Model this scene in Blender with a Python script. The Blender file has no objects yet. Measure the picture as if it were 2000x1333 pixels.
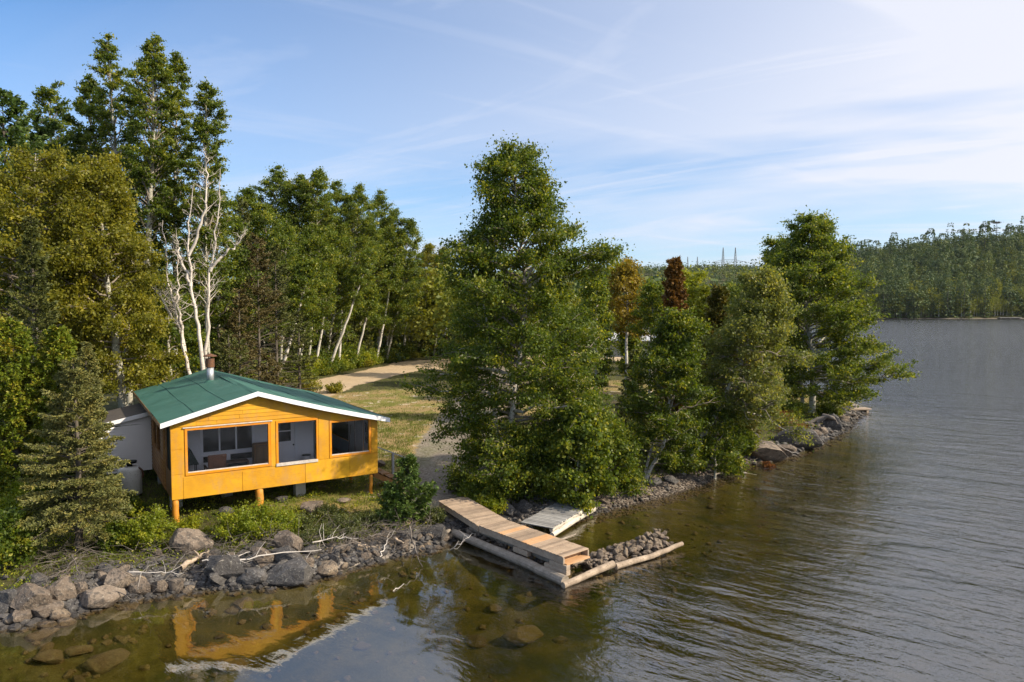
import bpy, math, random
import numpy as np
from mathutils import Vector, Matrix
# ------------------------------------------------------------------ camera, sky, sun, exposure
S = bpy.context.scene
F = 1387.0; CH = 8.5; PITCH = math.atan(69.5 / F)
cam = bpy.data.cameras.new('camera'); cam.sensor_width = 36; cam.lens = 36 * F / 2000
cam.clip_start = 0.1; cam.clip_end = 9000
co = bpy.data.objects.new('camera', cam); S.collection.objects.link(co)
co.location = (0, 0, CH); co.rotation_euler = (math.pi / 2 - PITCH, 0, 0); S.camera = co
SUN_AZ, SUN_EL = 104.0, 33.0
S.view_settings.view_transform = 'Standard'; S.view_settings.look = 'None'
S.view_settings.exposure = 0.60; S.view_settings.gamma = 1
w = bpy.data.worlds.new('World'); S.world = w; w.use_nodes = True
def sky_world():
    nt = w.node_tree; N = nt.nodes; L = nt.links; N.clear()
    out = N.new('ShaderNodeOutputWorld'); bg = N.new('ShaderNodeBackground'); bg.inputs[1].default_value = 0.115
    sk = N.new('ShaderNodeTexSky'); sk.sky_type = 'NISHITA'; sk.sun_disc = False
    sk.sun_elevation = math.radians(SUN_EL); sk.sun_rotation = math.radians(SUN_AZ)
    sk.air_density = 1.0; sk.dust_density = 0.35; sk.ozone_density = 2.0
    tc = N.new('ShaderNodeTexCoord')
    sep = N.new('ShaderNodeSeparateXYZ'); L.new(tc.outputs['Generated'], sep.inputs[0])
    def m(op, a, b=None, c=None, clamp=False):
        n = N.new('ShaderNodeMath'); n.operation = op; n.use_clamp = clamp
        for i, x in enumerate((a, b, c)):
            if x is None: continue
            if isinstance(x, (int, float)): n.inputs[i].default_value = x
            else: L.new(x, n.inputs[i])
        return n.outputs[0]
    X, Y, Z = sep.outputs
    zc = m('ADD', m('MAXIMUM', Z, 0.0), 0.10)
    u = m('DIVIDE', X, zc); v = m('DIVIDE', Y, zc)                 # position on the high cloud layer
    cmb = N.new('ShaderNodeCombineXYZ'); L.new(u, cmb.inputs[0]); L.new(v, cmb.inputs[1])
    def noise(scale, stretch, rot, detail, rough, dist=0.0, seed=0.0):
        m0 = N.new('ShaderNodeMapping'); L.new(cmb.outputs[0], m0.inputs[0]); m0.inputs['Rotation'].default_value = (0, 0, math.radians(rot))
        mp = N.new('ShaderNodeMapping'); L.new(m0.outputs[0], mp.inputs[0]); mp.inputs['Scale'].default_value = (stretch, 1, 1)
        mp.inputs['Location'].default_value = (seed, seed * 1.7, 0)
        n = N.new('ShaderNodeTexNoise'); L.new(mp.outputs[0], n.inputs['Vector'])
        n.inputs['Scale'].default_value = scale; n.inputs['Detail'].default_value = detail
        n.inputs['Roughness'].default_value = rough; n.inputs['Distortion'].default_value = dist
        return n.outputs[0]
    def ramp(x, a, b):
        return m('SMOOTHSTEP', x, a, b) if False else m('MULTIPLY', m('SUBTRACT', x, a), 1.0 / (b - a), clamp=True)
    broad = ramp(noise(0.42, 0.34, 24, 6, 0.55, 0.7, 3.3), 0.42, 0.62)
    wisps = ramp(noise(1.25, 0.22, 30, 7, 0.62, 0.9, 1.2), 0.50, 0.80)
    fine = ramp(noise(2.6, 0.16, -28, 6, 0.6, 0.5, 5.1), 0.55, 0.85)
    # the veil thickens towards the sun side
    sidev = ramp(m('DIVIDE', X, m('MAXIMUM', Y, 0.15)), -0.55, 0.95)
    low = ramp(Z, 0.36, 0.02)
    d = math.radians(SUN_AZ)
    a1 = m('MULTIPLY', broad, m('ADD', 0.16, m('MULTIPLY', m('POWER', sidev, 1.4), 0.85)))
    a2 = m('MULTIPLY', wisps, m('ADD', 0.50, m('MULTIPLY', sidev, 0.30)))
    a3 = m('MULTIPLY', fine, 0.30)
    veil = m('MULTIPLY', m('POWER', sidev, 2.2), 0.22)
    fac = m('ADD', m('ADD', a1, a2), m('ADD', a3, veil))
    fac = m('ADD', fac, m('MULTIPLY', low, 0.40))
    fac = m('ADD', fac, m('MULTIPLY', ramp(Z, .40, .62), 0.75))       # unseen cirrus overhead, added as fill light and to brighten water reflections
    fac = m('MINIMUM', fac, 0.93)
    fac = m('MULTIPLY', fac, ramp(Z, -0.02, 0.02))
    tint = N.new('ShaderNodeMix'); tint.data_type = 'RGBA'; tint.blend_type = 'MULTIPLY'; tint.inputs[0].default_value = 1
    L.new(sk.outputs[0], tint.inputs[6]); tint.inputs[7].default_value = (0.52, 0.80, 1.04, 1)
    cc = N.new('ShaderNodeMix'); cc.data_type = 'RGBA'; L.new(sidev, cc.inputs[0])
    cc.inputs[6].default_value = (4.1, 4.6, 5.7, 1); cc.inputs[7].default_value = (5.6, 5.55, 5.9, 1)
    mx = N.new('ShaderNodeMix'); mx.data_type = 'RGBA'
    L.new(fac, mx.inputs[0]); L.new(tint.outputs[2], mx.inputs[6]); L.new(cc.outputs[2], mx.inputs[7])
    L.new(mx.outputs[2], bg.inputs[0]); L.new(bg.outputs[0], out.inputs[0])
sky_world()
sd = Vector((math.sin(math.radians(SUN_AZ)) * math.cos(math.radians(SUN_EL)), math.cos(math.radians(SUN_AZ)) * math.cos(math.radians(SUN_EL)), math.sin(math.radians(SUN_EL))))
sl = bpy.data.lights.new('sun', 'SUN'); sl.energy = 4.6; sl.angle = math.radians(0.8); sl.color = (1.0, 0.87, 0.68)
so = bpy.data.objects.new('sun', sl); S.collection.objects.link(so); so.rotation_euler = (-sd).to_track_quat('-Z', 'Y').to_euler(); so.location = (60, -20, 60)
S.cycles.max_bounces = 8; S.cycles.transparent_max_bounces = 12; S.cycles.diffuse_bounces = 3; S.cycles.glossy_bounces = 3
S.cycles.caustics_reflective = False; S.cycles.caustics_refractive = False
S.cycles.use_denoising = True

# ------------------------------------------------------------------ photo -> world helpers
def ray(px, py):
    x = (px - 1000) / F; z = -(py - 666.5) / F
    return np.array([x, math.cos(PITCH) + z * math.sin(PITCH), -math.sin(PITCH) + z * math.cos(PITCH)])
CAM = np.array([0, 0, CH])
def at_z(px, py, z):
    r = ray(px, py); return CAM + r * ((z - CH) / r[2])
def at_y(px, py, y):
    r = ray(px, py); return CAM + r * (y / r[1])

# ------------------------------------------------------------------ materials
def newmat(name):
    m = bpy.data.materials.new(name); m.use_nodes = True; nt = m.node_tree
    return m, nt, nt.nodes, nt.links, nt.nodes['Principled BSDF']
def setspec(b, v): b.inputs['Specular IOR Level'].default_value = v
def mixc(N, L, fac, a, b, blend='MIX'):
    n = N.new('ShaderNodeMix'); n.data_type = 'RGBA'; n.blend_type = blend
    for i, x in ((0, fac), (6, a), (7, b)):
        if isinstance(x, (int, float)): n.inputs[i].default_value = x
        elif isinstance(x, tuple): n.inputs[i].default_value = (x[0], x[1], x[2], 1)
        else: L.new(x, n.inputs[i])
    return n.outputs[2]
def mth(N, L, op, a, b=None, clamp=False):
    n = N.new('ShaderNodeMath'); n.operation = op; n.use_clamp = clamp
    for i, x in enumerate((a, b)):
        if x is None: continue
        if isinstance(x, (int, float)): n.inputs[i].default_value = x
        else: L.new(x, n.inputs[i])
    return n.outputs[0]
def rmp(N, L, x, a, b):
    n = N.new('ShaderNodeMapRange'); n.inputs['From Min'].default_value = a; n.inputs['From Max'].default_value = b
    L.new(x, n.inputs['Value']); return n.outputs[0]
def coords(N, L, kind='Object', scale=(1, 1, 1), rot=(0, 0, 0)):
    tc = N.new('ShaderNodeTexCoord'); mp = N.new('ShaderNodeMapping'); mp.inputs['Scale'].default_value = scale
    mp.inputs['Rotation'].default_value = rot
    if kind == 'World':
        g = N.new('ShaderNodeNewGeometry'); L.new(g.outputs['Position'], mp.inputs[0])
    else: L.new(tc.outputs[kind], mp.inputs[0])
    return mp.outputs[0]
def nse(N, L, vec, scale, detail=4, rough=0.55, dist=0):
    n = N.new('ShaderNodeTexNoise'); L.new(vec, n.inputs['Vector']); n.inputs['Scale'].default_value = scale
    n.inputs['Detail'].default_value = detail; n.inputs['Roughness'].default_value = rough; n.inputs['Distortion'].default_value = dist
    return n.outputs[0]
def bump(N, L, h, strength, dist, b):
    n = N.new('ShaderNodeBump'); n.inputs['Strength'].default_value = strength; n.inputs['Distance'].default_value = dist
    L.new(h, n.inputs['Height']); L.new(n.outputs[0], b.inputs['Normal']); return n
def surf(name, c1, c2, scale=6, rough=0.8, stretch=(1, 1, 1), c3=None, bmp=0.25, bd=0.01, spec=0.3, kind='Object', metal=0, isl=0):
    m, nt, N, L, b = newmat(name); vec = coords(N, L, kind, stretch)
    n1 = nse(N, L, vec, scale, 6, 0.6); n2 = nse(N, L, vec, scale * 7, 4, 0.6)
    c = mixc(N, L, rmp(N, L, n1, 0.32, 0.68), c1, c2)
    if c3: c = mixc(N, L, rmp(N, L, n2, 0.56, 0.70), c, c3)
    if isl:
        gi = N.new('ShaderNodeNewGeometry'); c = mixc(N, L, mth(N, L, 'MULTIPLY', gi.outputs['Random Per Island'], isl), c, mixc(N, L, 1.0, c, (.42, .42, .44), 'MULTIPLY'))
    L.new(c, b.inputs['Base Color']); b.inputs['Roughness'].default_value = rough; setspec(b, spec); b.inputs['Metallic'].default_value = metal
    if bmp: bump(N, L, mth(N, L, 'ADD', n1, mth(N, L, 'MULTIPLY', n2, 0.4)), bmp, bd, b)
    return m
def leafmat(name, dark, mid, light, transl=0.42, rough=0.5, spec=0.35, tcol=None):
    m, nt, N, L, b = newmat(name)
    at = N.new('ShaderNodeAttribute'); at.attribute_name = 'rnd'
    cr = N.new('ShaderNodeValToRGB'); e = cr.color_ramp.elements
    e[0].position = 0.0; e[0].color = (*dark, 1); e[1].position = 1.0; e[1].color = (*light, 1)
    k = cr.color_ramp.elements.new(0.55); k.color = (*mid, 1)
    vec = coords(N, L, 'Object'); big = nse(N, L, vec, 0.75, 4, 0.6)
    x = mth(N, L, 'ADD', mth(N, L, 'MULTIPLY', at.outputs['Fac'], 0.72), mth(N, L, 'MULTIPLY', mth(N, L, 'SUBTRACT', big, 0.36), 1.1), clamp=True)
    L.new(x, cr.inputs[0]); L.new(cr.outputs[0], b.inputs['Base Color']); b.inputs['Roughness'].default_value = rough; setspec(b, spec)
    t = N.new('ShaderNodeBsdfTranslucent'); tint = mixc(N, L, 1.0, cr.outputs[0], tcol or (1.7, 1.6, 0.6), 'MULTIPLY'); L.new(tint, t.inputs[0])
    mx = N.new('ShaderNodeMixShader'); mx.inputs[0].default_value = transl
    L.new(b.outputs[0], mx.inputs[1]); L.new(t.outputs[0], mx.inputs[2]); L.new(mx.outputs[0], N['Material Output'].inputs[0])
    return m
M = {}
M['leaf_birch'] = leafmat('birch_leaf', (0.0407, 0.0698, 0.0071), (0.0895, 0.1342, 0.0129), (0.4062, 0.3761, 0.0327))
M['leaf_shade'] = leafmat('dark_birch_leaf', (0.0443, 0.0761, 0.011), (0.0813, 0.1237, 0.0154), (0.2215, 0.2379, 0.033))
M['leaf_gold'] = leafmat('golden_leaf', (.080, .092, .010), (.185, .185, .018), (.42, .355, .035))
M['leaf_aspen'] = leafmat('aspen_leaf', (0.0488, 0.0817, 0.0107), (0.1111, 0.1576, 0.0178), (0.4315, 0.3959, 0.0382))
M['leaf_bright'] = leafmat('bright_leaf', (0.0897, 0.1302, 0.0107), (0.1828, 0.229, 0.0158), (0.4934, 0.432, 0.0327))
M['leaf_grey'] = leafmat('grey_leaf', (0.0831, 0.1142, 0.0277), (0.1661, 0.1903, 0.0495), (0.4984, 0.4466, 0.1089))
M['leaf_yellow'] = leafmat('yellow_leaf', (.13, .17, .012), (.24, .27, .018), (.42, .38, .04))
M['leaf_orange'] = leafmat('orange_leaf', (.13, .11, .012), (.24, .18, .02), (.36, .26, .03))
M['rust_leaf'] = leafmat('rust_leaf', (.12, .045, .012), (.20, .075, .015), (.32, .14, .03), 0.25)
M['cedar_rust'] = leafmat('rust_cedar_leaf', (.10, .058, .014), (.18, .092, .02), (.30, .15, .03), 0.15)
M['cedar_olive'] = leafmat('olive_cedar_leaf', (0.0596, 0.0754, 0.01), (0.1207, 0.1105, 0.014), (0.2414, 0.156, 0.018), 0.15)
M['cedar_green'] = leafmat('green_cedar_leaf', (0.0738, 0.1142, 0.011), (0.1569, 0.2062, 0.0154), (0.443, 0.3172, 0.0275), 0.2)
M['needle_grey'] = leafmat('grey_spruce_needle', (0.0738, 0.092, 0.0286), (0.1569, 0.1618, 0.0462), (0.3692, 0.3013, 0.077), 0.12, 0.6)
M['needle_dark'] = leafmat('dark_spruce_needle', (0.048, 0.0634, 0.0154), (0.0959, 0.111, 0.0242), (0.2031, 0.1903, 0.0396), 0.10, 0.6)
M['needle_brown'] = leafmat('brown_spruce_needle', (0.0639, 0.0546, 0.02), (0.1136, 0.091, 0.03), (0.1846, 0.143, 0.045), 0.08, 0.6)
M['needle_pine'] = leafmat('pine_needle', (.035, .070, .016), (.075, .125, .022), (.17, .22, .04), 0.2, 0.5)
M['far_conifer'] = leafmat('far_conifer_needle', (.022, .046, .016), (.066, .105, .028), (.20, .215, .045), 0.15, 0.7)
M['far_broad'] = leafmat('far_broadleaf', (.09, .12, .014), (.16, .185, .02), (.28, .27, .035), 0.3, 0.6)
M['shrub_dark'] = leafmat('low_shrub_leaf', (0.0426, 0.0598, 0.016), (0.0852, 0.104, 0.026), (0.1704, 0.169, 0.04), 0.25)
M['grass_blade'] = leafmat('grass_blade', (.06, .09, .014), (.11, .15, .02), (.26, .24, .06), 0.3)
def birchbark(name, base, dark, amt):
    m, nt, N, L, b = newmat(name); vec = coords(N, L, 'Object', (1, 1, 5.0)); v2 = coords(N, L, 'Object')
    n1 = nse(N, L, vec, 3.2, 5, 0.6); n2 = nse(N, L, v2, 1.6, 3, 0.5)
    c = mixc(N, L, rmp(N, L, n1, 0.58, 0.66), base, dark)
    c = mixc(N, L, mth(N, L, 'MULTIPLY', rmp(N, L, n2, 0.45, 0.7), amt), c, (.20, .17, .13))
    L.new(c, b.inputs['Base Color']); b.inputs['Roughness'].default_value = 0.75; setspec(b, 0.25)
    bump(N, L, n1, 0.3, 0.01, b); return m
M['bark_birch'] = birchbark('white_birch_bark', (.60, .57, .52), (.06, .05, .04), 0.5)
M['bark_aspen'] = birchbark('grey_aspen_bark', (.46, .45, .38), (.07, .06, .04), 0.7)
M['bark_dead'] = birchbark('bleached_dead_bark', (.62, .56, .50), (.22, .18, .14), 0.4)
M['bark_dark'] = surf('dark_spruce_bark', (.075, .060, .045), (.16, .14, .115), 3, 0.9, (1, 1, .3), bmp=0.5, bd=0.02)
M['bark_twig'] = surf('dead_twig_bark', (.095, .08, .07), (.20, .175, .15), 3, 0.9)
M['bark_limb'] = birchbark('birch_branch_bark', (.26, .22, .18), (.07, .055, .04), .5)
M['bleached'] = surf('bleached_driftwood', (.46, .42, .38), (.66, .61, .55), 5, 0.8, (1, 1, 1), (.26, .22, .19))
def rockmat(name, a, b_, c):
    m, nt, N, L, b = newmat(name); vec = coords(N, L, 'Object'); oi = N.new('ShaderNodeObjectInfo')
    sh = N.new('ShaderNodeVectorMath'); sh.operation = 'ADD'; L.new(vec, sh.inputs[0])
    cmb = N.new('ShaderNodeCombineXYZ'); L.new(mth(N, L, 'MULTIPLY', oi.outputs['Random'], 37.0), cmb.inputs[0]); L.new(cmb.outputs[0], sh.inputs[1]); vec = sh.outputs[0]
    n1 = nse(N, L, vec, 1.6, 6, 0.6, 0.3); n2 = nse(N, L, vec, 9, 6, 0.7); n3 = nse(N, L, vec, 3.2, 5, 0.65)
    col = mixc(N, L, rmp(N, L, n1, 0.35, 0.65), a, b_)
    col = mixc(N, L, mth(N, L, 'MULTIPLY', oi.outputs['Random'], 0.55), col, mixc(N, L, 1.0, col, (.50, .47, .44), 'MULTIPLY'))
    col = mixc(N, L, rmp(N, L, n2, 0.57, 0.68), col, c)
    col = mixc(N, L, mth(N, L, 'MULTIPLY', rmp(N, L, n3, 0.50, 0.60), 0.75), col, (.055, .050, .046))
    g = N.new('ShaderNodeNewGeometry'); sp = N.new('ShaderNodeSeparateXYZ'); L.new(g.outputs['Position'], sp.inputs[0])
    zz = mth(N, L, 'ADD', sp.outputs[2], mth(N, L, 'MULTIPLY', mth(N, L, 'SUBTRACT', n3, .5), .12))
    under = rmp(N, L, zz, 0.015, -0.05)
    col = mixc(N, L, mth(N, L, 'MULTIPLY', rmp(N, L, zz, 0.16, 0.05), .7), col, mixc(N, L, 1.0, col, (.34, .32, .30), 'MULTIPLY'))      # stained band at the waterline
    col = mixc(N, L, mth(N, L, 'MULTIPLY', under, 0.8), col, (.15, .095, .032))       # brown algae film on what stays under water
    L.new(col, b.inputs['Base Color']); L.new(rmp(N, L, zz, -3.0, 0.9), b.inputs['Roughness']); setspec(b, 0.3)
    b.inputs['Roughness'].default_value = 0.85
    for l in list(nt.links):
        if l.to_socket == b.inputs['Roughness']: nt.links.remove(l)
    bump(N, L, mth(N, L, 'ADD', n3, mth(N, L, 'MULTIPLY', n2, 0.5)), 1.0, 0.06, b); return m
M['rock'] = rockmat('granite_rock', (.16, .125, .098), (.26, .21, .165), (.40, .36, .30))
M['rock_dark'] = rockmat('dark_lichen_rock', (.075, .072, .072), (.13, .122, .118), (.36, .35, .31))
M['rock_warm'] = rockmat('pinkish_rock', (.24, .175, .12), (.36, .29, .21), (.48, .43, .34))

# ------------------------------------------------------------------ object helpers
def tag(o, label=None, cat=None, group=None, kind=None):
    for k, v in (('label', label), ('category', cat), ('group', group), ('kind', kind)):
        if v: o[k] = v
    return o
def link(o, parent=None):
    S.collection.objects.link(o)
    if parent is not None: o.parent = parent
    return o
def empty(name, loc=(0, 0, 0), rz=0.0):
    o = bpy.data.objects.new(name, None); o.location = tuple(float(c) for c in loc); o.rotation_euler = (0, 0, rz); o.empty_display_size = .3
    return link(o)
def npmesh(name, V, Fc, mat, parent=None, smooth=False, rnd=None, loc=None):
    """V (n,3); Fc (m,k) of one polygon size; linked as one mesh object"""
    V = np.asarray(V, np.float32); Fc = np.asarray(Fc, np.int32); k = Fc.shape[1]
    me = bpy.data.meshes.new(name); me.vertices.add(len(V)); me.vertices.foreach_set('co', V.ravel())
    me.loops.add(Fc.size); me.loops.foreach_set('vertex_index', Fc.ravel())
    me.polygons.add(len(Fc)); me.polygons.foreach_set('loop_start', np.arange(0, Fc.size, k, dtype=np.int32))
    me.polygons.foreach_set('loop_total', np.full(len(Fc), k, np.int32))
    me.polygons.foreach_set('use_smooth', np.full(len(Fc), smooth, bool))
    if rnd is not None:
        a = me.attributes.new('rnd', 'FLOAT', 'FACE'); a.data.foreach_set('value', np.asarray(rnd, np.float32))
    me.update(); me.validate()
    for m in (mat if isinstance(mat, (list, tuple)) else [mat]): me.materials.append(m)
    o = bpy.data.objects.new(name, me); link(o, parent)
    if loc is not None: o.location = tuple(float(c) for c in loc)
    return o
class MB:
    """collects boxes, hexahedra and tubes, then builds ONE mesh object"""
    def __init__(s): s.v = []; s.f = []
    def add(s, vs, fs):
        n = len(s.v); s.v += [tuple(float(c) for c in p) for p in vs]; s.f += [tuple(n + i for i in f) for f in fs]; return s
    def hexa(s, b, t):
        return s.add(list(b) + list(t), [(3, 2, 1, 0), (4, 5, 6, 7), (0, 1, 5, 4), (1, 2, 6, 5), (2, 3, 7, 6), (3, 0, 4, 7)])
    def box(s, x0, x1, y0, y1, z0, z1):
        return s.hexa([(x0, y0, z0), (x1, y0, z0), (x1, y1, z0), (x0, y1, z0)], [(x0, y0, z1), (x1, y0, z1), (x1, y1, z1), (x0, y1, z1)])
    def obox(s, a, b, w, h, up=(0, 0, 1)):
        a = Vector(a); b = Vector(b); d = (b - a).normalized(); sd_ = d.cross(Vector(up)).normalized(); u = sd_.cross(d)
        c = [(-w / 2, -h / 2), (w / 2, -h / 2), (w / 2, h / 2), (-w / 2, h / 2)]
        return s.hexa([a + sd_ * x + u * y for x, y in c], [b + sd_ * x + u * y for x, y in c])
    def tube(s, pts, rad, n=8, cap=True, wob=0, rng=None):
        pts = [Vector(tuple(float(c) for c in p)) for p in pts]; rings = []; b0 = len(s.v)
        ref = Vector((0.31, 0.17, 0.93))
        for i, p in enumerate(pts):
            d = (pts[min(i + 1, len(pts) - 1)] - pts[max(i - 1, 0)]).normalized()
            if abs(d.dot(ref)) > .95: ref = Vector((1, 0.1, 0))
            x = d.cross(ref).normalized(); y = d.cross(x); r = rad[i] if hasattr(rad, '__len__') else rad
            for k in range(n):
                a = 2 * math.pi * k / n; rr = r * (1 + (rng.uniform(-wob, wob) if wob else 0))
                s.v.append(tuple(p + x * math.cos(a) * rr + y * math.sin(a) * rr))
        for i in range(len(pts) - 1):
            for k in range(n):
                k2 = (k + 1) % n; s.f.append((b0 + i * n + k, b0 + i * n + k2, b0 + (i + 1) * n + k2, b0 + (i + 1) * n + k))
        if cap:
            s.f.append(tuple(b0 + k for k in range(n - 1, -1, -1))); s.f.append(tuple(b0 + (len(pts) - 1) * n + k for k in range(n)))
        return s
    def build(s, name, mat, parent=None, smooth=False, bevel=0.0, loc=None):
        me = bpy.data.meshes.new(name); me.from_pydata(s.v, [], s.f); me.update()
        if smooth: me.polygons.foreach_set('use_smooth', [True] * len(me.polygons))
        for m in (mat if isinstance(mat, (list, tuple)) else [mat]): me.materials.append(m)
        o = bpy.data.objects.new(name, me); link(o, parent)
        if loc is not None: o.location = tuple(float(c) for c in loc)
        if bevel:
            b = o.modifiers.new('bevel', 'BEVEL'); b.width = bevel; b.segments = 2; b.limit_method = 'ANGLE'
        return o
def copy_tree(o, loc=None, rz=None, sc=None, label=None, group=None):
    c = o.copy(); S.collection.objects.link(c)
    if loc is not None: c.location = tuple(float(x) for x in loc)
    if rz is not None: c.rotation_euler.z = rz
    if sc is not None: c.scale = (sc, sc, sc) if isinstance(sc, (int, float)) else sc
    if label: c['label'] = label
    if group: c['group'] = group
    for ch in o.children:
        d = ch.copy(); S.collection.objects.link(d); d.parent = c
        for g in ch.children:
            e = g.copy(); S.collection.objects.link(e); e.parent = d
    return c

# ------------------------------------------------------------------ terrain
SHORE_PX = [(0, 1225), (45, 1222), (90, 1205), (160, 1196), (215, 1176), (270, 1166), (340, 1158), (400, 1150), (455, 1150), (520, 1146), (600, 1134),
            (655, 1118), (700, 1104), (745, 1093), (790, 1082), (850, 1072), (885, 1052), (930, 1040), (975, 1026), (1030, 1018),
            (1085, 1022), (1130, 1012), (1165, 1000), (1230, 986), (1300, 968), (1365, 948), (1410, 930), (1450, 908), (1500, 898), (1545, 888),
            (1600, 866), (1640, 846), (1665, 826), (1690, 803)]
sh = [tuple(at_z(x, y, 0)[:2]) for x, y in SHORE_PX]
SHORE = [(-1500, -400), (-160, -40), (-60, 2), (-30, 13), (-19, 17)] + sh + [(30, 62), (29, 75), (33, 100), (45, 150), (70, 230), (115, 330), (150, 400), (185, 440),
         (230, 452), (290, 449), (330, 455), (390, 440), (470, 432), (600, 400), (900, 380), (2200, 300), (2200, 3500), (-1500, 3500)]
PA = np.array(SHORE); PB = np.roll(PA, -1, axis=0)
def sdf(P):
    """signed distance to the shoreline, positive on land"""
    P = np.atleast_2d(np.asarray(P, float)); best = np.full(len(P), 1e18); inside = np.zeros(len(P), bool)
    for a, b in zip(PA, PB):
        d = b - a; t = np.clip(((P - a) @ d) / (d @ d), 0, 1); q = a + t[:, None] * d
        best = np.minimum(best, ((P - q) ** 2).sum(1))
        c = ((a[1] > P[:, 1]) != (b[1] > P[:, 1]))
        with np.errstate(divide='ignore', invalid='ignore'):
            xi = (b[0] - a[0]) * (P[:, 1] - a[1]) / (b[1] - a[1]) + a[0]
        inside ^= c & (P[:, 0] < xi)
    return np.sqrt(best) * np.where(inside, 1, -1)
def wob(x, y, s, seed=0.0):
    return (np.sin(x * s + seed) * np.cos(y * s * 1.13 + seed * 2.1) + 0.6 * np.sin(x * s * 2.3 + y * s * 1.7 + seed * 1.3) + 0.35 * np.sin(x * s * 4.9 - y * s * 4.1 + seed)) / 1.95
def height(P):
    P = np.atleast_2d(np.asarray(P, float)); d = sdf(P); x, y = P[:, 0], P[:, 1]
    dl = np.maximum(d, 0); dw = np.maximum(-d, 0)
    land = .5 * (1 - np.exp(-dl / .9)) + 1.1 * (1 - np.exp(-dl / 25))
    land += .07 * wob(x, y, 1.1, .4) * np.clip(dl / 2, 0, 1) + .10 * wob(x, y, .25, 1.4) * np.clip(dl / 6, 0, 1)
    # hills: the ridge behind the bay and the wooded hill on the right
    far = np.clip((y - 430) / 230, 0, 1); far = far * far * (3 - 2 * far)
    az = x / np.maximum(y, 1)
    h1 = np.interp(az, [0, .30, .36, .44, .52, .60, .70, .8, 1.2], [1, 3, 24, 36, 42, 49, 56, 60, 64])
    ridge = np.clip((y - 780) / 420, 0, 1); ridge = ridge * ridge * (3 - 2 * ridge)
    h2 = np.interp(az, [-.5, 0, .12, .2, .3, .36, .5], [40, 52, 60, 61, 66, 60, 20])
    land += np.where(d > 0, np.maximum(h1 * far, h2 * ridge) + far * 2.5 * wob(x, y, .018, 2.0), 0)
    bed = -(.22 * (1 - np.exp(-dw / .8)) + .125 * np.minimum(dw, 22) + .03 * np.minimum(dw, 150) * .5) + .05 * wob(x, y, 1.7, 3.) * np.clip(dw / 1.5, 0, 1) + .10 * wob(x, y, .6, 5.) * np.clip(dw / 3, 0, 1)
    return np.where(d > 0, land, bed)
def gz(x, y): return float(height([(x, y)])[0])
def ground_at(px, py):
    z = .8
    for _ in range(12):
        q = at_z(px, py, z); z = .5 * z + .5 * gz(q[0], q[1])
    q = at_z(px, py, z); return q[0], q[1], gz(q[0], q[1])
def polydist(P, pts):
    best = np.full(len(P), 1e9)
    for a, b in zip(pts[:-1], pts[1:]):
        a = np.array(a); b = np.array(b); d = b - a; t = np.clip(((P - a) @ d) / (d @ d), 0, 1)
        best = np.minimum(best, np.hypot(*(P - (a + t[:, None] * d)).T))
    return best
g2 = lambda x, y: ground_at(x, y)[:2]
ROAD = [g2(560, 778), g2(640, 752), g2(710, 736), g2(790, 718), g2(880, 706), g2(1000, 697), g2(1150, 690)]
DRIVE = [g2(885, 985), g2(880, 950), g2(880, 910), g2(885, 870), g2(905, 830), g2(930, 790), g2(955, 755), g2(975, 718)]
LAWN_C = g2(790, 800)
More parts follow.
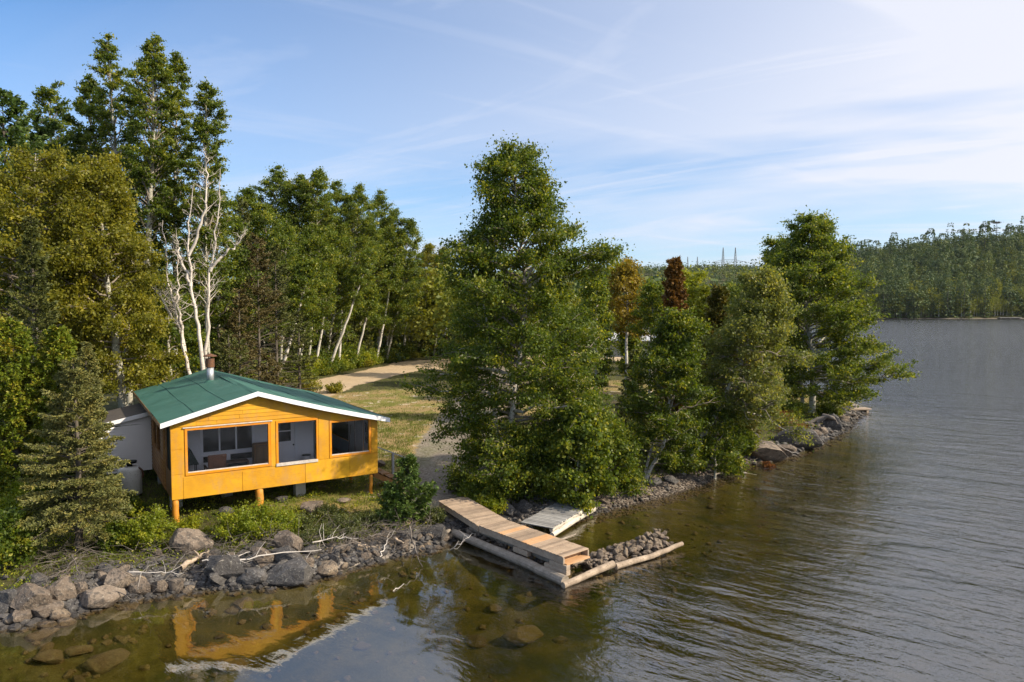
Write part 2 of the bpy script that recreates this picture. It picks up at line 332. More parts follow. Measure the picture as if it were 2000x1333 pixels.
def groundmat():
    m, nt, N, L, b = newmat('shore_ground')
    vec = coords(N, L, 'World'); g = N.new('ShaderNodeNewGeometry'); sp = N.new('ShaderNodeSeparateXYZ'); L.new(g.outputs['Position'], sp.inputs[0])
    at = N.new('ShaderNodeAttribute'); at.attribute_name = 'mask'; ms = N.new('ShaderNodeSeparateColor'); L.new(at.outputs['Color'], ms.inputs[0])
    n1 = nse(N, L, vec, .5, 5); n2 = nse(N, L, vec, 3.0, 6, .65); n3 = nse(N, L, vec, 18, 5, .7); n4 = nse(N, L, vec, 1.3, 5, .6)
    vor = N.new('ShaderNodeTexVoronoi'); L.new(vec, vor.inputs['Vector']); vor.inputs['Scale'].default_value = 11
    floor = mixc(N, L, rmp(N, L, n2, .35, .65), (.055, .042, .024), (.085, .095, .030))
    floor = mixc(N, L, rmp(N, L, n3, .55, .7), floor, (.16, .13, .08))
    grass = mixc(N, L, rmp(N, L, n2, .3, .7), (.19, .165, .050), (.13, .155, .022))
    grass = mixc(N, L, rmp(N, L, n1, .40, .56), grass, (.29, .205, .095))
    grass = mixc(N, L, mth(N, L, 'MULTIPLY', rmp(N, L, n3, .5, .75), .6), grass, (.30, .25, .10))
    grass = mixc(N, L, mth(N, L, 'MULTIPLY', rmp(N, L, n4, .60, .64), .8), grass, (.48, .40, .29))
    grav = mixc(N, L, rmp(N, L, n3, .35, .68), (.135, .105, .075), (.30, .245, .18))
    grav = mixc(N, L, rmp(N, L, n1, .50, .62), grav, (.15, .14, .065))
    stn = N.new('ShaderNodeTexWhiteNoise'); L.new(vor.outputs['Position'], stn.inputs['Vector'])
    grav = mixc(N, L, .45, grav, mixc(N, L, stn.outputs['Value'], (.09, .08, .07), (.34, .31, .27)))
    road = mixc(N, L, rmp(N, L, n2, .3, .7), (.40, .30, .185), (.50, .39, .26)); road = mixc(N, L, rmp(N, L, n3, .55, .72), road, (.40, .31, .21))
    def masked(ch, amt=.9):
        return rmp(N, L, mth(N, L, 'ADD', ms.outputs[ch], mth(N, L, 'MULTIPLY', mth(N, L, 'SUBTRACT', n2, .5), amt)), .42, .58)
    c = mixc(N, L, masked(2), floor, grass); c = mixc(N, L, masked(1), c, grav); c = mixc(N, L, masked(0, .6), c, road)
    stones = mixc(N, L, stn.outputs['Value'], (.10, .09, .08), (.30, .26, .22))
    zz = mth(N, L, 'ADD', sp.outputs[2], mth(N, L, 'MULTIPLY', mth(N, L, 'SUBTRACT', n2, .5), .25))
    c = mixc(N, L, rmp(N, L, zz, .42, .30), c, stones)
    bed = mixc(N, L, rmp(N, L, n4, .40, .62), (.120, .092, .022), (.062, .052, .012))
    bed = mixc(N, L, rmp(N, L, n3, .52, .72), bed, (.20, .15, .05)); bed = mixc(N, L, rmp(N, L, n1, .50, .62), bed, (.050, .046, .012))
    c = mixc(N, L, rmp(N, L, zz, .02, -.10), c, bed)
    L.new(c, b.inputs['Base Color']); b.inputs['Roughness'].default_value = .95; setspec(b, .1)
    bump(N, L, mth(N, L, 'ADD', n2, mth(N, L, 'MULTIPLY', n3, .5)), .7, .06, b); return m
M['ground'] = groundmat()
def masks(P, d):
    r = np.clip(1 - (polydist(P, ROAD) - 2.0) / 1.6, 0, 1); r = np.maximum(r, np.clip(1 - (polydist(P, [g2(850, 712), g2(960, 708), g2(1180, 700)]) - 4) / 3, 0, 1))
    gr = np.clip(1 - (polydist(P, DRIVE) - 1.25) / 1.4, 0, 1)
    hc = np.array([-8, 29]); 
    lawn = np.clip(1 - (polydist(P, [g2(680, 800), g2(800, 790), g2(850, 850), g2(800, 900)]) - 7) / 4, 0, 1)
    lawn = np.maximum(lawn, np.clip(1 - (polydist(P, [g2(980, 760), g2(1200, 760), g2(1450, 780), g2(1560, 790)]) - 6) / 4, 0, 1))
    lawn *= np.clip((d - 2.5) / 2, 0, 1)
    return r, gr, lawn
def terrain():
    xs = np.concatenate([np.arange(-60, -22, 1.0), np.arange(-22, 24, .26), np.arange(24, 70.1, 1.0)])
    ys = np.concatenate([np.arange(6, 48, .26), np.arange(48, 125.1, .8)])
    X, Y = np.meshgrid(xs, ys); P = np.stack([X.ravel(), Y.ravel()], 1); d = sdf(P); Z = height(P)
    V = np.column_stack([P, Z]); nx, ny = len(xs), len(ys)
    I = np.arange(nx * ny).reshape(ny, nx); Q = np.stack([I[:-1, :-1], I[:-1, 1:], I[1:, 1:], I[1:, :-1]], -1).reshape(-1, 4)
    r, gr, lawn = masks(P, d); col = np.column_stack([r, gr, lawn, np.ones(len(P))]).astype(np.float32)
    def sub(name, sel):
        q = Q[sel]; u, inv = np.unique(q.ravel(), return_inverse=True)
        o = npmesh(name, V[u], inv.reshape(-1, 4), M['ground'], smooth=True); tag(o, kind='structure')
        a = o.data.attributes.new('mask', 'FLOAT_COLOR', 'POINT'); a.data.foreach_set('color', col[u].ravel())
    qd = d[Q].mean(1); isr = r[Q].mean(1) > .5; isg = (gr[Q].mean(1) > .5) & ~isr
    wat = qd < 0; isr &= ~wat; isg &= ~wat
    sub('lake_bed', wat); sub('dirt_road', isr); sub('gravel_path', isg); sub('ground', ~(wat | isr | isg))
    # far sheet: one coarse sheet around the fine one and out to the horizon, sunk where the fine sheet lies above it
    xs = np.concatenate([np.arange(-1500, -100, 60.), np.arange(-100, 700, 9.), np.arange(700, 2200, 60.)]); ys = np.concatenate([np.arange(-390, 0, 30.), np.arange(0, 760, 9.), np.arange(760, 3490, 45.)])
    X, Y = np.meshgrid(xs, ys); P = np.stack([X.ravel(), Y.ravel()], 1); Z = height(P)
    inn = (P[:, 0] > -59) & (P[:, 0] < 69) & (P[:, 1] > 7) & (P[:, 1] < 124); Z = np.where(inn, np.minimum(Z, 0) - 3.5, Z)
    nx, ny = len(xs), len(ys); I = np.arange(nx * ny).reshape(ny, nx); Q = np.stack([I[:-1, :-1], I[:-1, 1:], I[1:, 1:], I[1:, :-1]], -1).reshape(-1, 4)
    o = npmesh('hills', np.column_stack([P, Z]), Q, M['ground'], smooth=True); tag(o, kind='structure')
    a = o.data.attributes.new('mask', 'FLOAT_COLOR', 'POINT'); a.data.foreach_set('color', np.tile(np.array([0, 0, 0, 1], np.float32), len(P)))
terrain()

# ------------------------------------------------------------------ lake water
def water():
    m = bpy.data.materials.new('lake_water'); m.use_nodes = True; nt = m.node_tree; N = nt.nodes; L = nt.links; N.clear()
    out = N.new('ShaderNodeOutputMaterial'); g = N.new('ShaderNodeNewGeometry')
    sp = N.new('ShaderNodeSeparateXYZ'); L.new(g.outputs['Position'], sp.inputs[0])
    def wv(rot, sx, sy, scale, det=3, rough=.5, dist=0.):
        m2 = N.new('ShaderNodeMapping'); m2.inputs['Scale'].default_value = (sx, sy, 1); L.new(coords(N, L, 'World', (1, 1, 1), (0, 0, math.radians(rot))), m2.inputs[0]); v = m2.outputs[0]; return nse(N, L, v, scale, det, rough, dist)
    ripple = wv(39, .30, 1, 2.6, 3, .55, .5); swell = wv(33, .34, 1, .62, 2, .5, .6); small = wv(50, .6, 1, 7.5, 3, .6, .2)
    calm = wv(-20, 1, .8, .42, 2, .5, .8)
    # sheltered water along the shore left of the dock is calmer than the open lake
    t = mth(N, L, 'ADD', sp.outputs[0], mth(N, L, 'MULTIPLY', sp.outputs[1], -.10))
    patch = wv(10, .5, 1, .22, 3, .5)
    opn = rmp(N, L, mth(N, L, 'ADD', t, mth(N, L, 'MULTIPLY', mth(N, L, 'SUBTRACT', patch, .5), 8.)), -3.5, 5.5)
    rip = mth(N, L, 'MULTIPLY', mth(N, L, 'ADD', mth(N, L, 'MULTIPLY', ripple, .75), mth(N, L, 'MULTIPLY', small, .26)), mth(N, L, 'ADD', .05, mth(N, L, 'MULTIPLY', opn, .95)))
    sw = mth(N, L, 'MULTIPLY', swell, mth(N, L, 'ADD', .12, mth(N, L, 'MULTIPLY', opn, 1.1)))
    h = mth(N, L, 'ADD', mth(N, L, 'ADD', rip, sw), mth(N, L, 'MULTIPLY', calm, .22))
    bp = N.new('ShaderNodeBump'); bp.inputs['Strength'].default_value = 1; bp.inputs['Distance'].default_value = .10; wide = rmp(N, L, sp.outputs[1], 30., 170.); h = mth(N, L, 'MULTIPLY', h, mth(N, L, 'ADD', 1.0, mth(N, L, 'MULTIPLY', wide, .9))); L.new(h, bp.inputs['Height'])
    fr = N.new('ShaderNodeFresnel'); ior = mth(N, L, 'ADD', 3.3, mth(N, L, 'MULTIPLY', g.outputs['Backfacing'], 1 / 3.3 - 3.3)); L.new(ior, fr.inputs['IOR']); L.new(bp.outputs[0], fr.inputs['Normal'])
    gl = N.new('ShaderNodeBsdfGlossy'); L.new(mth(N, L, 'ADD', .03, mth(N, L, 'MULTIPLY', wide, .10)), gl.inputs['Roughness']); L.new(bp.outputs[0], gl.inputs['Normal'])
    tr = N.new('ShaderNodeBsdfTransparent'); tr.inputs[0].default_value = (.97, .98, .96, 1)
    mx = N.new('ShaderNodeMixShader'); L.new(fr.outputs[0], mx.inputs[0]); L.new(tr.outputs[0], mx.inputs[1]); L.new(gl.outputs[0], mx.inputs[2])
    L.new(mx.outputs[0], out.inputs['Surface'])
    va = N.new('ShaderNodeVolumeAbsorption'); va.inputs['Color'].default_value = (.62, .60, .22, 1); va.inputs['Density'].default_value = .55
    L.new(va.outputs[0], out.inputs['Volume'])
    b = MB(); b.box(-1400, 2100, -380, 1100, -9.6, 0)
    o = b.build('water', m); tag(o, kind='structure')
water()

# ------------------------------------------------------------------ cabin
CABA = math.atan(2200 / 1387); U = np.array([math.sin(CABA), math.cos(CABA), 0]); VV = np.array([-math.cos(CABA), math.sin(CABA), 0])
P0 = at_y(335.5, 975, 25.0); CO = np.array([P0[0], P0[1], 0.0]); CRZ = math.atan2(U[1], U[0])
def cab(s, t, z): return CO + U * s + VV * t + np.array([0, 0, z])
def cabg(s, t):
    q = cab(s, t, 0); return gz(q[0], q[1])
def woodpaint(name, c1, c2, c3, grain=(1, 1, 6), scale=1.2, rough=.55):
    m, nt, N, L, b = newmat(name); vec = coords(N, L, 'Object', grain); v0 = coords(N, L, 'Object')
    n1 = nse(N, L, v0, scale, 5, .6, .4); n2 = nse(N, L, vec, 5, 6, .65); n3 = nse(N, L, v0, 14, 4, .7)
    c = mixc(N, L, rmp(N, L, n1, .35, .66), c1, c2); c = mixc(N, L, mth(N, L, 'MULTIPLY', rmp(N, L, n2, .52, .72), .55), c, c3)
    c = mixc(N, L, mth(N, L, 'MULTIPLY', rmp(N, L, n3, .60, .75), .35), c, c3)
    gi = N.new('ShaderNodeNewGeometry'); c = mixc(N, L, mth(N, L, 'MULTIPLY', gi.outputs['Random Per Island'], .75), c, mixc(N, L, 1.0, c, (.84, .74, .9), 'MULTIPLY'))
    c = mixc(N, L, mth(N, L, 'MULTIPLY', rmp(N, L, nse(N, L, coords(N, L, 'Object', (1.6, 1, .7)), 1.3, 6, .7), .50, .66), .55), c, (.44, .25, .10))
    L.new(c, b.inputs['Base Color']); b.inputs['Roughness'].default_value = rough; setspec(b, .25); bump(N, L, n2, .3, .006, b); return m
M['orange'] = woodpaint('orange_stained_plywood', (.70, .385, .020), (.57, .285, .016), (.42, .21, .045))
M['orange_trim'] = woodpaint('bright_orange_trim', (.78, .31, .010), (.70, .25, .010), (.50, .20, .03), scale=3)
M['pole'] = woodpaint('yellow_stained_log', (.66, .30, .03), (.56, .23, .02), (.36, .15, .02), (1, 1, .3), 2)
M['logs'] = woodpaint('brown_log_siding', (.24, .12, .035), (.32, .17, .055), (.14, .07, .02), (1, .3, 1), 2)
M['dark_ply'] = woodpaint('dark_plywood', (.20, .11, .04), (.26, .15, .06), (.14, .08, .03), (1, 1, 3), 2)
M['white_sid'] = surf('white_vinyl_siding', (.78, .77, .79), (.84, .83, .85), 1.2, .5, bmp=.05)
M['white_trim'] = surf('white_metal_fascia', (.78, .79, .83), (.84, .85, .88), 1.5, .45, bmp=.05)
M['greywood'] = surf('grey_painted_wood', (.36, .38, .42), (.42, .44, .47), 3, .7, c3=(.52, .52, .52), bmp=.1)
M['block'] = surf('grey_concrete_block', (.40, .40, .40), (.50, .50, .49), 4, .9, c3=(.30, .30, .29))
M['black'] = surf('black_cloth', (.012, .016, .018), (.02, .03, .03), 3, .7, bmp=.4, bd=.03)
M['green_cover'] = surf('dark_green_cover', (.012, .03, .024), (.02, .045, .035), 2, .6, bmp=.4, bd=.04)
M['floorw'] = surf('grey_porch_floor', (.38, .37, .36), (.46, .45, .43), 3, .7)
M['brown_leather'] = surf('brown_leather', (.20, .09, .05), (.28, .13, .07), 4, .55)
M['darkwood'] = surf('dark_wood', (.08, .05, .035), (.13, .08, .05), 4, .5, (1, 1, .4))
M['rustm'] = surf('rusty_pipe_metal', (.20, .09, .04), (.10, .07, .06), 7, .7, c3=(.35, .14, .05), metal=.3)
M['steel'] = surf('galvanised_pipe', (.42, .44, .46), (.52, .54, .56), 6, .45, metal=.6, bmp=.05)
M['tankw'] = surf('white_tank_paint', (.62, .62, .60), (.72, .72, .70), 3, .4, c3=(.42, .40, .37), bmp=.05)
M['shingle'] = surf('dark_shingle', (.05, .045, .042), (.10, .085, .07), 5, .9, c3=(.16, .12, .07))
M['hole'] = surf('dark_interior', (.012, .012, .012), (.02, .02, .02), 2, .9, bmp=0)
def glassmat():
    m, nt, N, L, b = newmat('window_pane'); b.inputs['Base Color'].default_value = (.02, .025, .025, 1); b.inputs['Roughness'].default_value = .06; setspec(b, .6)
    vec = coords(N, L, 'Object'); bump(N, L, nse(N, L, vec, 2.0, 2), .15, .01, b); return m
M['glass'] = glassmat()
def filmmat():
    m = bpy.data.materials.new('clear_window_film'); m.use_nodes = True; nt = m.node_tree; N = nt.nodes; L = nt.links; N.clear()
    out = N.new('ShaderNodeOutputMaterial'); tr = N.new('ShaderNodeBsdfTransparent'); tr.inputs[0].default_value = (.97, .97, .98, 1)
    gl = N.new('ShaderNodeBsdfGlossy'); gl.inputs['Roughness'].default_value = .08; fr = N.new('ShaderNodeFresnel'); fr.inputs['IOR'].default_value = 1.35
    vec = coords(N, L, 'Object'); bp = N.new('ShaderNodeBump'); bp.inputs['Strength'].default_value = .3; bp.inputs['Distance'].default_value = .02; L.new(nse(N, L, vec, 2.5, 3), bp.inputs['Height']); L.new(bp.outputs[0], gl.inputs['Normal'])
    mx = N.new('ShaderNodeMixShader'); L.new(fr.outputs[0], mx.inputs[0]); L.new(tr.outputs[0], mx.inputs[1]); L.new(gl.outputs[0], mx.inputs[2]); L.new(mx.outputs[0], out.inputs['Surface']); return m
M['film'] = filmmat()
def roofmat():
    m, nt, N, L, b = newmat('green_roll_roofing'); vec = coords(N, L, 'Object'); n1 = nse(N, L, vec, .7, 5, .6, .5); n2 = nse(N, L, vec, 60, 3, .7); n3 = nse(N, L, vec, 2.2, 5, .6)
    br = N.new('ShaderNodeTexBrick'); L.new(coords(N, L, 'Object', (.08, .9, 1)), br.inputs['Vector'])
    c = mixc(N, L, rmp(N, L, n1, .35, .65), (.034, .112, .085), (.052, .145, .115)); c = mixc(N, L, mth(N, L, 'MULTIPLY', rmp(N, L, n3, .56, .72), .35), c, (.05, .11, .075))
    c = mixc(N, L, mth(N, L, 'MULTIPLY', rmp(N, L, n2, .5, .7), .2), c, (.08, .20, .16))
    deb = nse(N, L, vec, 26, 3, .6); c = mixc(N, L, mth(N, L, 'MULTIPLY', rmp(N, L, deb, .68, .74), mth(N, L, 'MULTIPLY', rmp(N, L, n1, .45, .7), .7)), c, (.16, .12, .05))
    L.new(c, b.inputs['Base Color']); b.inputs['Roughness'].default_value = .62; setspec(b, .35)
    bump(N, L, mth(N, L, 'ADD', n1, mth(N, L, 'MULTIPLY', n2, .08)), .4, .08, b); return m
M['roof'] = roofmat()

RS, RZ = 2.95, 5.30                                    # ridge
def rtop(s):                                            # roof surface over s
    return RZ - (RS - s) * (RZ - 4.41) / 3.18 if s < RS else RZ - (s - RS) * (RZ - 3.88) / 5.16 + .05 * math.sin(math.pi * (s - RS) / 5.16) * -1.2
def cabin():
    C = tag(empty('cabin', CO + np.array([0, 0, .5]), CRZ), 'orange wooden cabin with green roof and screened porch on poles above the shore', 'cabin')
    C.location.z = 0
    W = 7.76; ZB = 1.57; PT = 2.75; BT = 10.6
    holes = [(.55, 3.37, 2.47, 4.01), (3.74, 5.21, 2.41, 4.0), (5.82, 7.38, 2.51, 3.83)]
    # front wall with three openings and the gable
    b = MB(); xs = sorted({0, W, RS, .0} | {h[0] for h in holes} | {h[1] for h in holes} | {4.5, 6.6, 1.2, 2.1})
    def zt(s): return rtop(s) - .09
    for a, c in zip(xs[:-1], xs[1:]):
        segs = []; z = ZB; mid = (a + c) / 2
        for h in holes:
            if h[0] < mid < h[1]: segs.append((z, h[2], 0)); z = h[3]
        for z0, z1, _ in segs: b.box(a, c, 0, .09, z0, z1)
        b.hexa([(a, 0, z), (c, 0, z), (c, .09, z), (a, .09, z)], [(a, 0, zt(a)), (c, 0, zt(c)), (c, .09, zt(c)), (a, .09, zt(a))])
    fw = b.build('front_wall', M['orange'], C)
    # plywood joints and gable boards: thin raised boards and battens on the face
    b = MB(); rng = random.Random(4)
    for k in range(7):                                  # lap boards in the gable
        z0 = 4.17 + k * .145
        def sl(z): return RS - (RZ - .14 - z) * 3.18 / (RZ - 4.41), RS + (RZ - .14 - z) * 5.16 / (RZ - 3.88)
        l0, r0 = sl(z0 + .13)
        if r0 - l0 < .3: break
        l0 = max(l0, .12); r0 = min(r0 - .35, W - .1); cut = [l0] + sorted(rng.uniform(l0 + .2, r0 - .2) for _ in range(2 if k < 4 else 1)) + [r0]
        for a, c in zip(cut[:-1], cut[1:]):
            b.hexa([(a + .004, -.026, z0), (c - .004, -.026, z0), (c - .004, -.002, z0), (a + .004, -.002, z0)], [(a + .004, -.010, z0 + .138), (c - .004, -.010, z0 + .138), (c - .004, -.002, z0 + .138), (a + .004, -.002, z0 + .138)])
    b.build('gable_boards', M['orange'], C)
    b = MB()
    for s0, s1, z0, z1 in [(.0, .38, 1.56, 2.45), (.0, .40, 2.462, 3.35), (.0, .40, 3.362, 4.06), (.385, 2.40, 1.56, 2.34), (2.41, 4.75, 1.56, 2.30), (4.76, 6.55, 1.56, 2.39), (6.56, 7.76, 1.56, 2.40), (3.46, 3.64, 2.35, 4.12), (5.30, 5.72, 2.41, 4.10), (7.50, 7.765, 2.41, 3.70)]:
        b.box(s0 + .006, s1 - .006, -.014, -.001, z0, z1 - .010)
    b.build('plywood_panels', M['orange'], C, bevel=.003)
    # windows: trim, pale sill strip, clear film
    for i, (a, c, z0, z1) in enumerate(holes):
        t = MB(); tw = .085
        t.box(a - tw, a, -.035, .0, z0 - tw, z1 + tw); 
        t.box(c, c + (tw if i != 1 else .05), -.035, .0, z0 - tw, z1 + tw)
        t.box(a, c, -.032, .0, z1, z1 + tw)
        if i != 1: t.box(a, c, -.032, .0, z0 - tw, z0)
        wdw = t.build('window', M['orange_trim'], C, bevel=.004)
        if i == 1: wdw['label'] = 'square porch window with a peeling white sill'
        s_ = MB(); s_.box(a - (.09 if i == 1 else 0), c + (.05 if i == 1 else 0), -.048 if i == 1 else -.01, .10, z0 - (.075 if i == 1 else .0), z0 + .035); s_.build('sill', M['bleached'], wdw, bevel=.004)
        p = MB(); p.box(a + .005, c - .005, .045, .049, z0 + .036, z1 - .005); p.build('pane', M['film'], wdw)
    # drip cap above the big window
    b = MB(); b.box(.40, 3.52, -.06, -.001, 4.10, 4.135); b.build('drip_cap', M['bleached'], C)
    # porch floor, skirt framing, ceiling
    b = MB(); b.box(.05, W - .05, .09, PT, ZB, ZB + .16); b.box(.05, W - .05, PT, BT - .05, ZB, ZB + .12); b.build('floor', M['floorw'], C)
    # left side wall: plywood skirt, log siding, posts between openings
    b = MB(); zl = lambda: rtop(0) - .10
    b.box(-.002, .088, .09, 1.55, ZB, 2.5); b.box(-.002, .088, .09, .16, 2.5, zl()); b.box(-.002, .088, 1.40, 1.55, 2.5, zl()); b.build('side_wall', M['dark_ply'], C)
    b = MB(); k = 0; z = ZB + .07
    while z < zl() - .05:
        segs = [(1.55, 6.3)] if z < 2.55 or z > 4.02 else [(1.55, 2.9), (4.15, 4.32), (5.55, 6.3)]
        for a, c in segs: b.tube([(.03, a, z), (.03, c, z)], .078, 8)
        z += .145
    b.box(.0, .088, 2.75, 6.2, 4.02, zl()); b.build('log_siding', M['logs'], C, smooth=True)
    for a, c in ((2.9, 4.15), (4.32, 5.55)):
        f = MB(); f.box(-.03, .03, a, a + .07, 2.62, 4.0); f.box(-.03, .03, c - .07, c, 2.62, 4.0); f.box(-.03, .03, a + .07, c - .07, 2.62, 2.70); f.box(-.03, .03, a + .07, c - .07, 3.93, 4.0)
        wd = f.build('window', M['logs'], C); wd['label'] = 'dark side window in brown log wall'
        p = MB(); p.box(.035, .045, a + .05, c - .05, 2.65, 3.97); p.build('pane', M['glass'], wd)
    cb = MB()                                           # dark curtain hung in the side opening
    n = 14
    for i in range(n):
        t0, t1 = .18 + 1.2 * i / n, .18 + 1.2 * (i + 1) / n
        o0, o1 = .03 * math.sin(i * 1.9), .03 * math.sin((i + 1) * 1.9)
        cb.hexa([(.04 + o0, t0, 2.52), (.04 + o1, t1, 2.52), (.05 + o1, t1, 2.52), (.05 + o0, t0, 2.52)], [(.04 + o0, t0, 4.15), (.04 + o1, t1, 4.15), (.05 + o1, t1, 4.15), (.05 + o0, t0, 4.15)])
    cb.build('curtain', M['black'], C)
    # back wall of the porch: white siding, triple window, door
    b = MB(); lap = .125; z = ZB + .16; top = 4.15
    wins = [(1.46, 3.37, 2.64, 3.92), (4.22, 5.16, ZB + .16, 3.84)]
    while z < top - .01:
        z1 = min(z + lap, top); parts = [(0.1, 5.9)]
        for a, c, y0, y1 in wins:
            if y0 - .01 < (z + z1) / 2 < y1 + .01:
                np_ = []
                for p in parts:
                    if p[0] < a < p[1]: np_ += [(p[0], a), (c, p[1])]
                    else: np_.append(p)
                parts = np_
        for a, c in parts:
            c = min(c, RS + (RZ - .2 - z1) * 5.16 / (RZ - 3.88))
            b.hexa([(a, PT - .045, z), (c, PT - .045, z), (c, PT + .08, z), (a, PT + .08, z)], [(a, PT - .008, z1), (c, PT - .008, z1), (c, PT + .08, z1), (a, PT + .08, z1)])
        z = z1
    b.build('porch_back_wall', M['white_sid'], C)
    f = MB(); a, c, z0, z1 = wins[0]
    f.box(a - .09, a + .02, PT - .06, PT - .031, z0 - .1, z1 + .1); f.box(c - .02, c + .09, PT - .06, PT - .031, z0 - .1, z1 + .1); f.box(a + .02, c - .02, PT - .06, PT - .031, z0 - .1, z0); f.box(a + .02, c - .02, PT - .06, PT - .031, z1, z1 + .1)
    for q in (1, 2): m_ = a + (c - a) * q / 3; f.box(m_ - .03, m_ + .03, PT - .055, PT - .031, z0, z1)
    wd = f.build('window', M['white_trim'], C); wd['label'] = 'triple white framed window on the porch back wall'
    p = MB(); p.box(a, c, PT - .015, PT + .0, z0, z1); p.build('pane', M['glass'], wd)
    f = MB()
    for a, c in ((1.48, 2.32), (2.50, 3.34)):
        f.box(a, c, PT - .06, PT - .046, 2.22, 2.46)
    lw = f.build('low_window', M['glass'], C)
    d = MB(); a, c, z0, z1 = wins[1]
    d.box(a + .06, c - .06, PT - .02, PT + .03, z0 + .01, z1 - .06)
    dr = d.build('door', M['white_sid'], C, bevel=.004)
    f = MB(); f.box(a - .06, a + .055, PT - .055, PT + .05, z0, z1 + .06); f.box(c - .055, c + .06, PT - .055, PT + .05, z0, z1 + .06); f.box(a + .055, c - .055, PT - .055, PT + .05, z1 - .055, z1 + .06); f.build('door_frame', M['white_trim'], dr)
    f = MB(); f.box(a + .14, c - .22, PT - .03, PT - .021, z0 + 1.03, z1 - .18); f.build('pane', M['glass'], dr)
    f = MB(); f.box(a + .16, c - .22, PT - .036, PT - .031, z0 + 1.44, z0 + 1.49); f.build('glazing_bar', M['white_trim'], dr)
    f = MB(); f.tube([(c - .12, PT - .02, z0 + .86), (c - .12, PT - .05, z0 + .86), (c - .12, PT - .09, z0 + .86)], [.015, .03, .035], 10); f.build('knob', M['black'], dr, smooth=True)
    # right wall of the porch, opening looking on the lawn, and inner panelling
    b = MB(); zr = rtop(W) - .10
    def side(m_, x0, x1, zb, top_, seg):
        for y0, y1, z0, z1 in seg: m_.box(x0, x1, y0, y1, zb if z0 is None else z0, top_ if z1 is None else z1)
    side(b, W - .09, W, ZB, zr, [(.09, .35, None, None), (.35, 1.45, 3.62, None), (1.45, 3.2, None, None), (3.2, 5.7, None, 2.36), (3.2, 5.7, 3.66, None), (5.7, 6.3, None, None)])
    b.build('side_wall', M['orange'], C)
    b = MB(); side(b, W - .12, W - .093, ZB + .162, zr - .02, [(1.45, 3.2, None, None), (3.2, 5.7, None, 2.35), (3.2, 5.7, 3.67, None), (5.7, 6.2, None, None)])
    b.build('inner_panel', M['greywood'], C)
    b = MB(); b.box(5.9, 5.96, PT + .081, 6.2, ZB + .162, 4.1); b.box(5.96, W - .121, 6.14, 6.2, ZB + .162, 3.75); b.build('alcove_wall', M['greywood'], C)
    b = MB(); b.box(W - .055, W - .05, 3.2, 5.7, 2.36, 3.66); b.build('pane', M['film'], C)
    d = MB(); side(d, W - .07, W - .03, ZB + .162, 3.6, [(.36, .46, None, None), (1.34, 1.44, None, None), (.46, 1.34, 3.5, None), (.46, 1.34, None, 2.62)])
    sdr = d.build('screen_door', M['greywood'], C); d = MB(); d.box(W - .052, W - .048, .46, 1.34, 2.62, 3.5); d.build('pane', M['film'], sdr)
    # walls of the rear part
    b = MB(); b.box(W - .1, W - .002, 6.3, BT - .12, ZB, zr); b.build('rear_side_wall', M['orange'], C)
    b = MB(); b.box(.0, W - .1, BT - .12, BT, ZB, 3.55); b.box(.0, .09, 6.3, BT - .12, ZB, zl()); b.build('rear_wall', M['white_sid'], C)
    # roof: two slopes with a slight sag, white fascia, ridge cap
    b = MB(); ss = [-.35, .6, 1.8, RS]; ss2 = [RS, 4.2, 5.5, 6.9, 8.18]; T0, T1 = -.32, 10.85
    ts = [T0, 2., 4., 6., 8., T1]
    def rz(s, t): return rtop(s) + .035 * math.sin(t * .9 + s) * (0 if t == T0 else 1) * (1 if abs(s - RS) > .1 else .3)
    for seq in (ss, ss2):
        for a, c in zip(seq[:-1], seq[1:]):
            for t0, t1 in zip(ts[:-1], ts[1:]):
                b.hexa([(a, t0, rz(a, t0) - .07), (c, t0, rz(c, t0) - .07), (c, t1, rz(c, t1) - .07), (a, t1, rz(a, t1) - .07)], [(a, t0, rz(a, t0)), (c, t0, rz(c, t0)), (c, t1, rz(c, t1)), (a, t1, rz(a, t1))])
    rf = b.build('roof', M['roof'], C)
    b = MB()
    for t0, t1 in zip(ts[:-1], ts[1:]):
        for a, c in ((RS - .16, RS), (RS, RS + .16)):
            b.hexa([(a, t0 - .004, rz(a, t0) + .003), (c, t0 - .004, rz(c, t0) + .003), (c, t1, rz(c, t1) + .003), (a, t1, rz(a, t1) + .003)], [(a, t0 - .004, rz(a, t0) + .016), (c, t0 - .004, rz(c, t0) + .018), (c, t1, rz(c, t1) + .018), (a, t1, rz(a, t1) + .016)])
    b.build('ridge_cap', M['roof'], rf)
    for s0 in (.75, 1.85, 4.0, 5.05, 6.1, 7.15):
        b = MB()
        for t0, t1 in zip(ts[:-1], ts[1:]): b.hexa([(s0, t0 + .01, rz(s0, t0) + .001), (s0 + .05, t0 + .01, rz(s0 + .05, t0) + .001), (s0 + .05, t1, rz(s0 + .05, t1) + .001), (s0, t1, rz(s0, t1) + .001)], [(s0, t0 + .01, rz(s0, t0) + .014), (s0 + .05, t0 + .01, rz(s0 + .05, t0) + .014), (s0 + .05, t1, rz(s0 + .05, t1) + .014), (s0, t1, rz(s0, t1) + .014)])
        b.build('roof_seam', M['roof'], rf)
    b = MB()
    for seq in (ss, ss2):
        for a, c in zip(seq[:-1], seq[1:]):
            b.hexa([(a, T0 - .03, rtop(a) - .17), (c, T0 - .03, rtop(c) - .17), (c, T0 - .002, rtop(c) - .17), (a, T0 - .002, rtop(a) - .17)], [(a, T0 - .03, rtop(a) + .004), (c, T0 - .03, rtop(c) + .004), (c, T0 - .002, rtop(c) + .004), (a, T0 - .002, rtop(a) + .004)])
    b.build('fascia', M['white_trim'], rf)
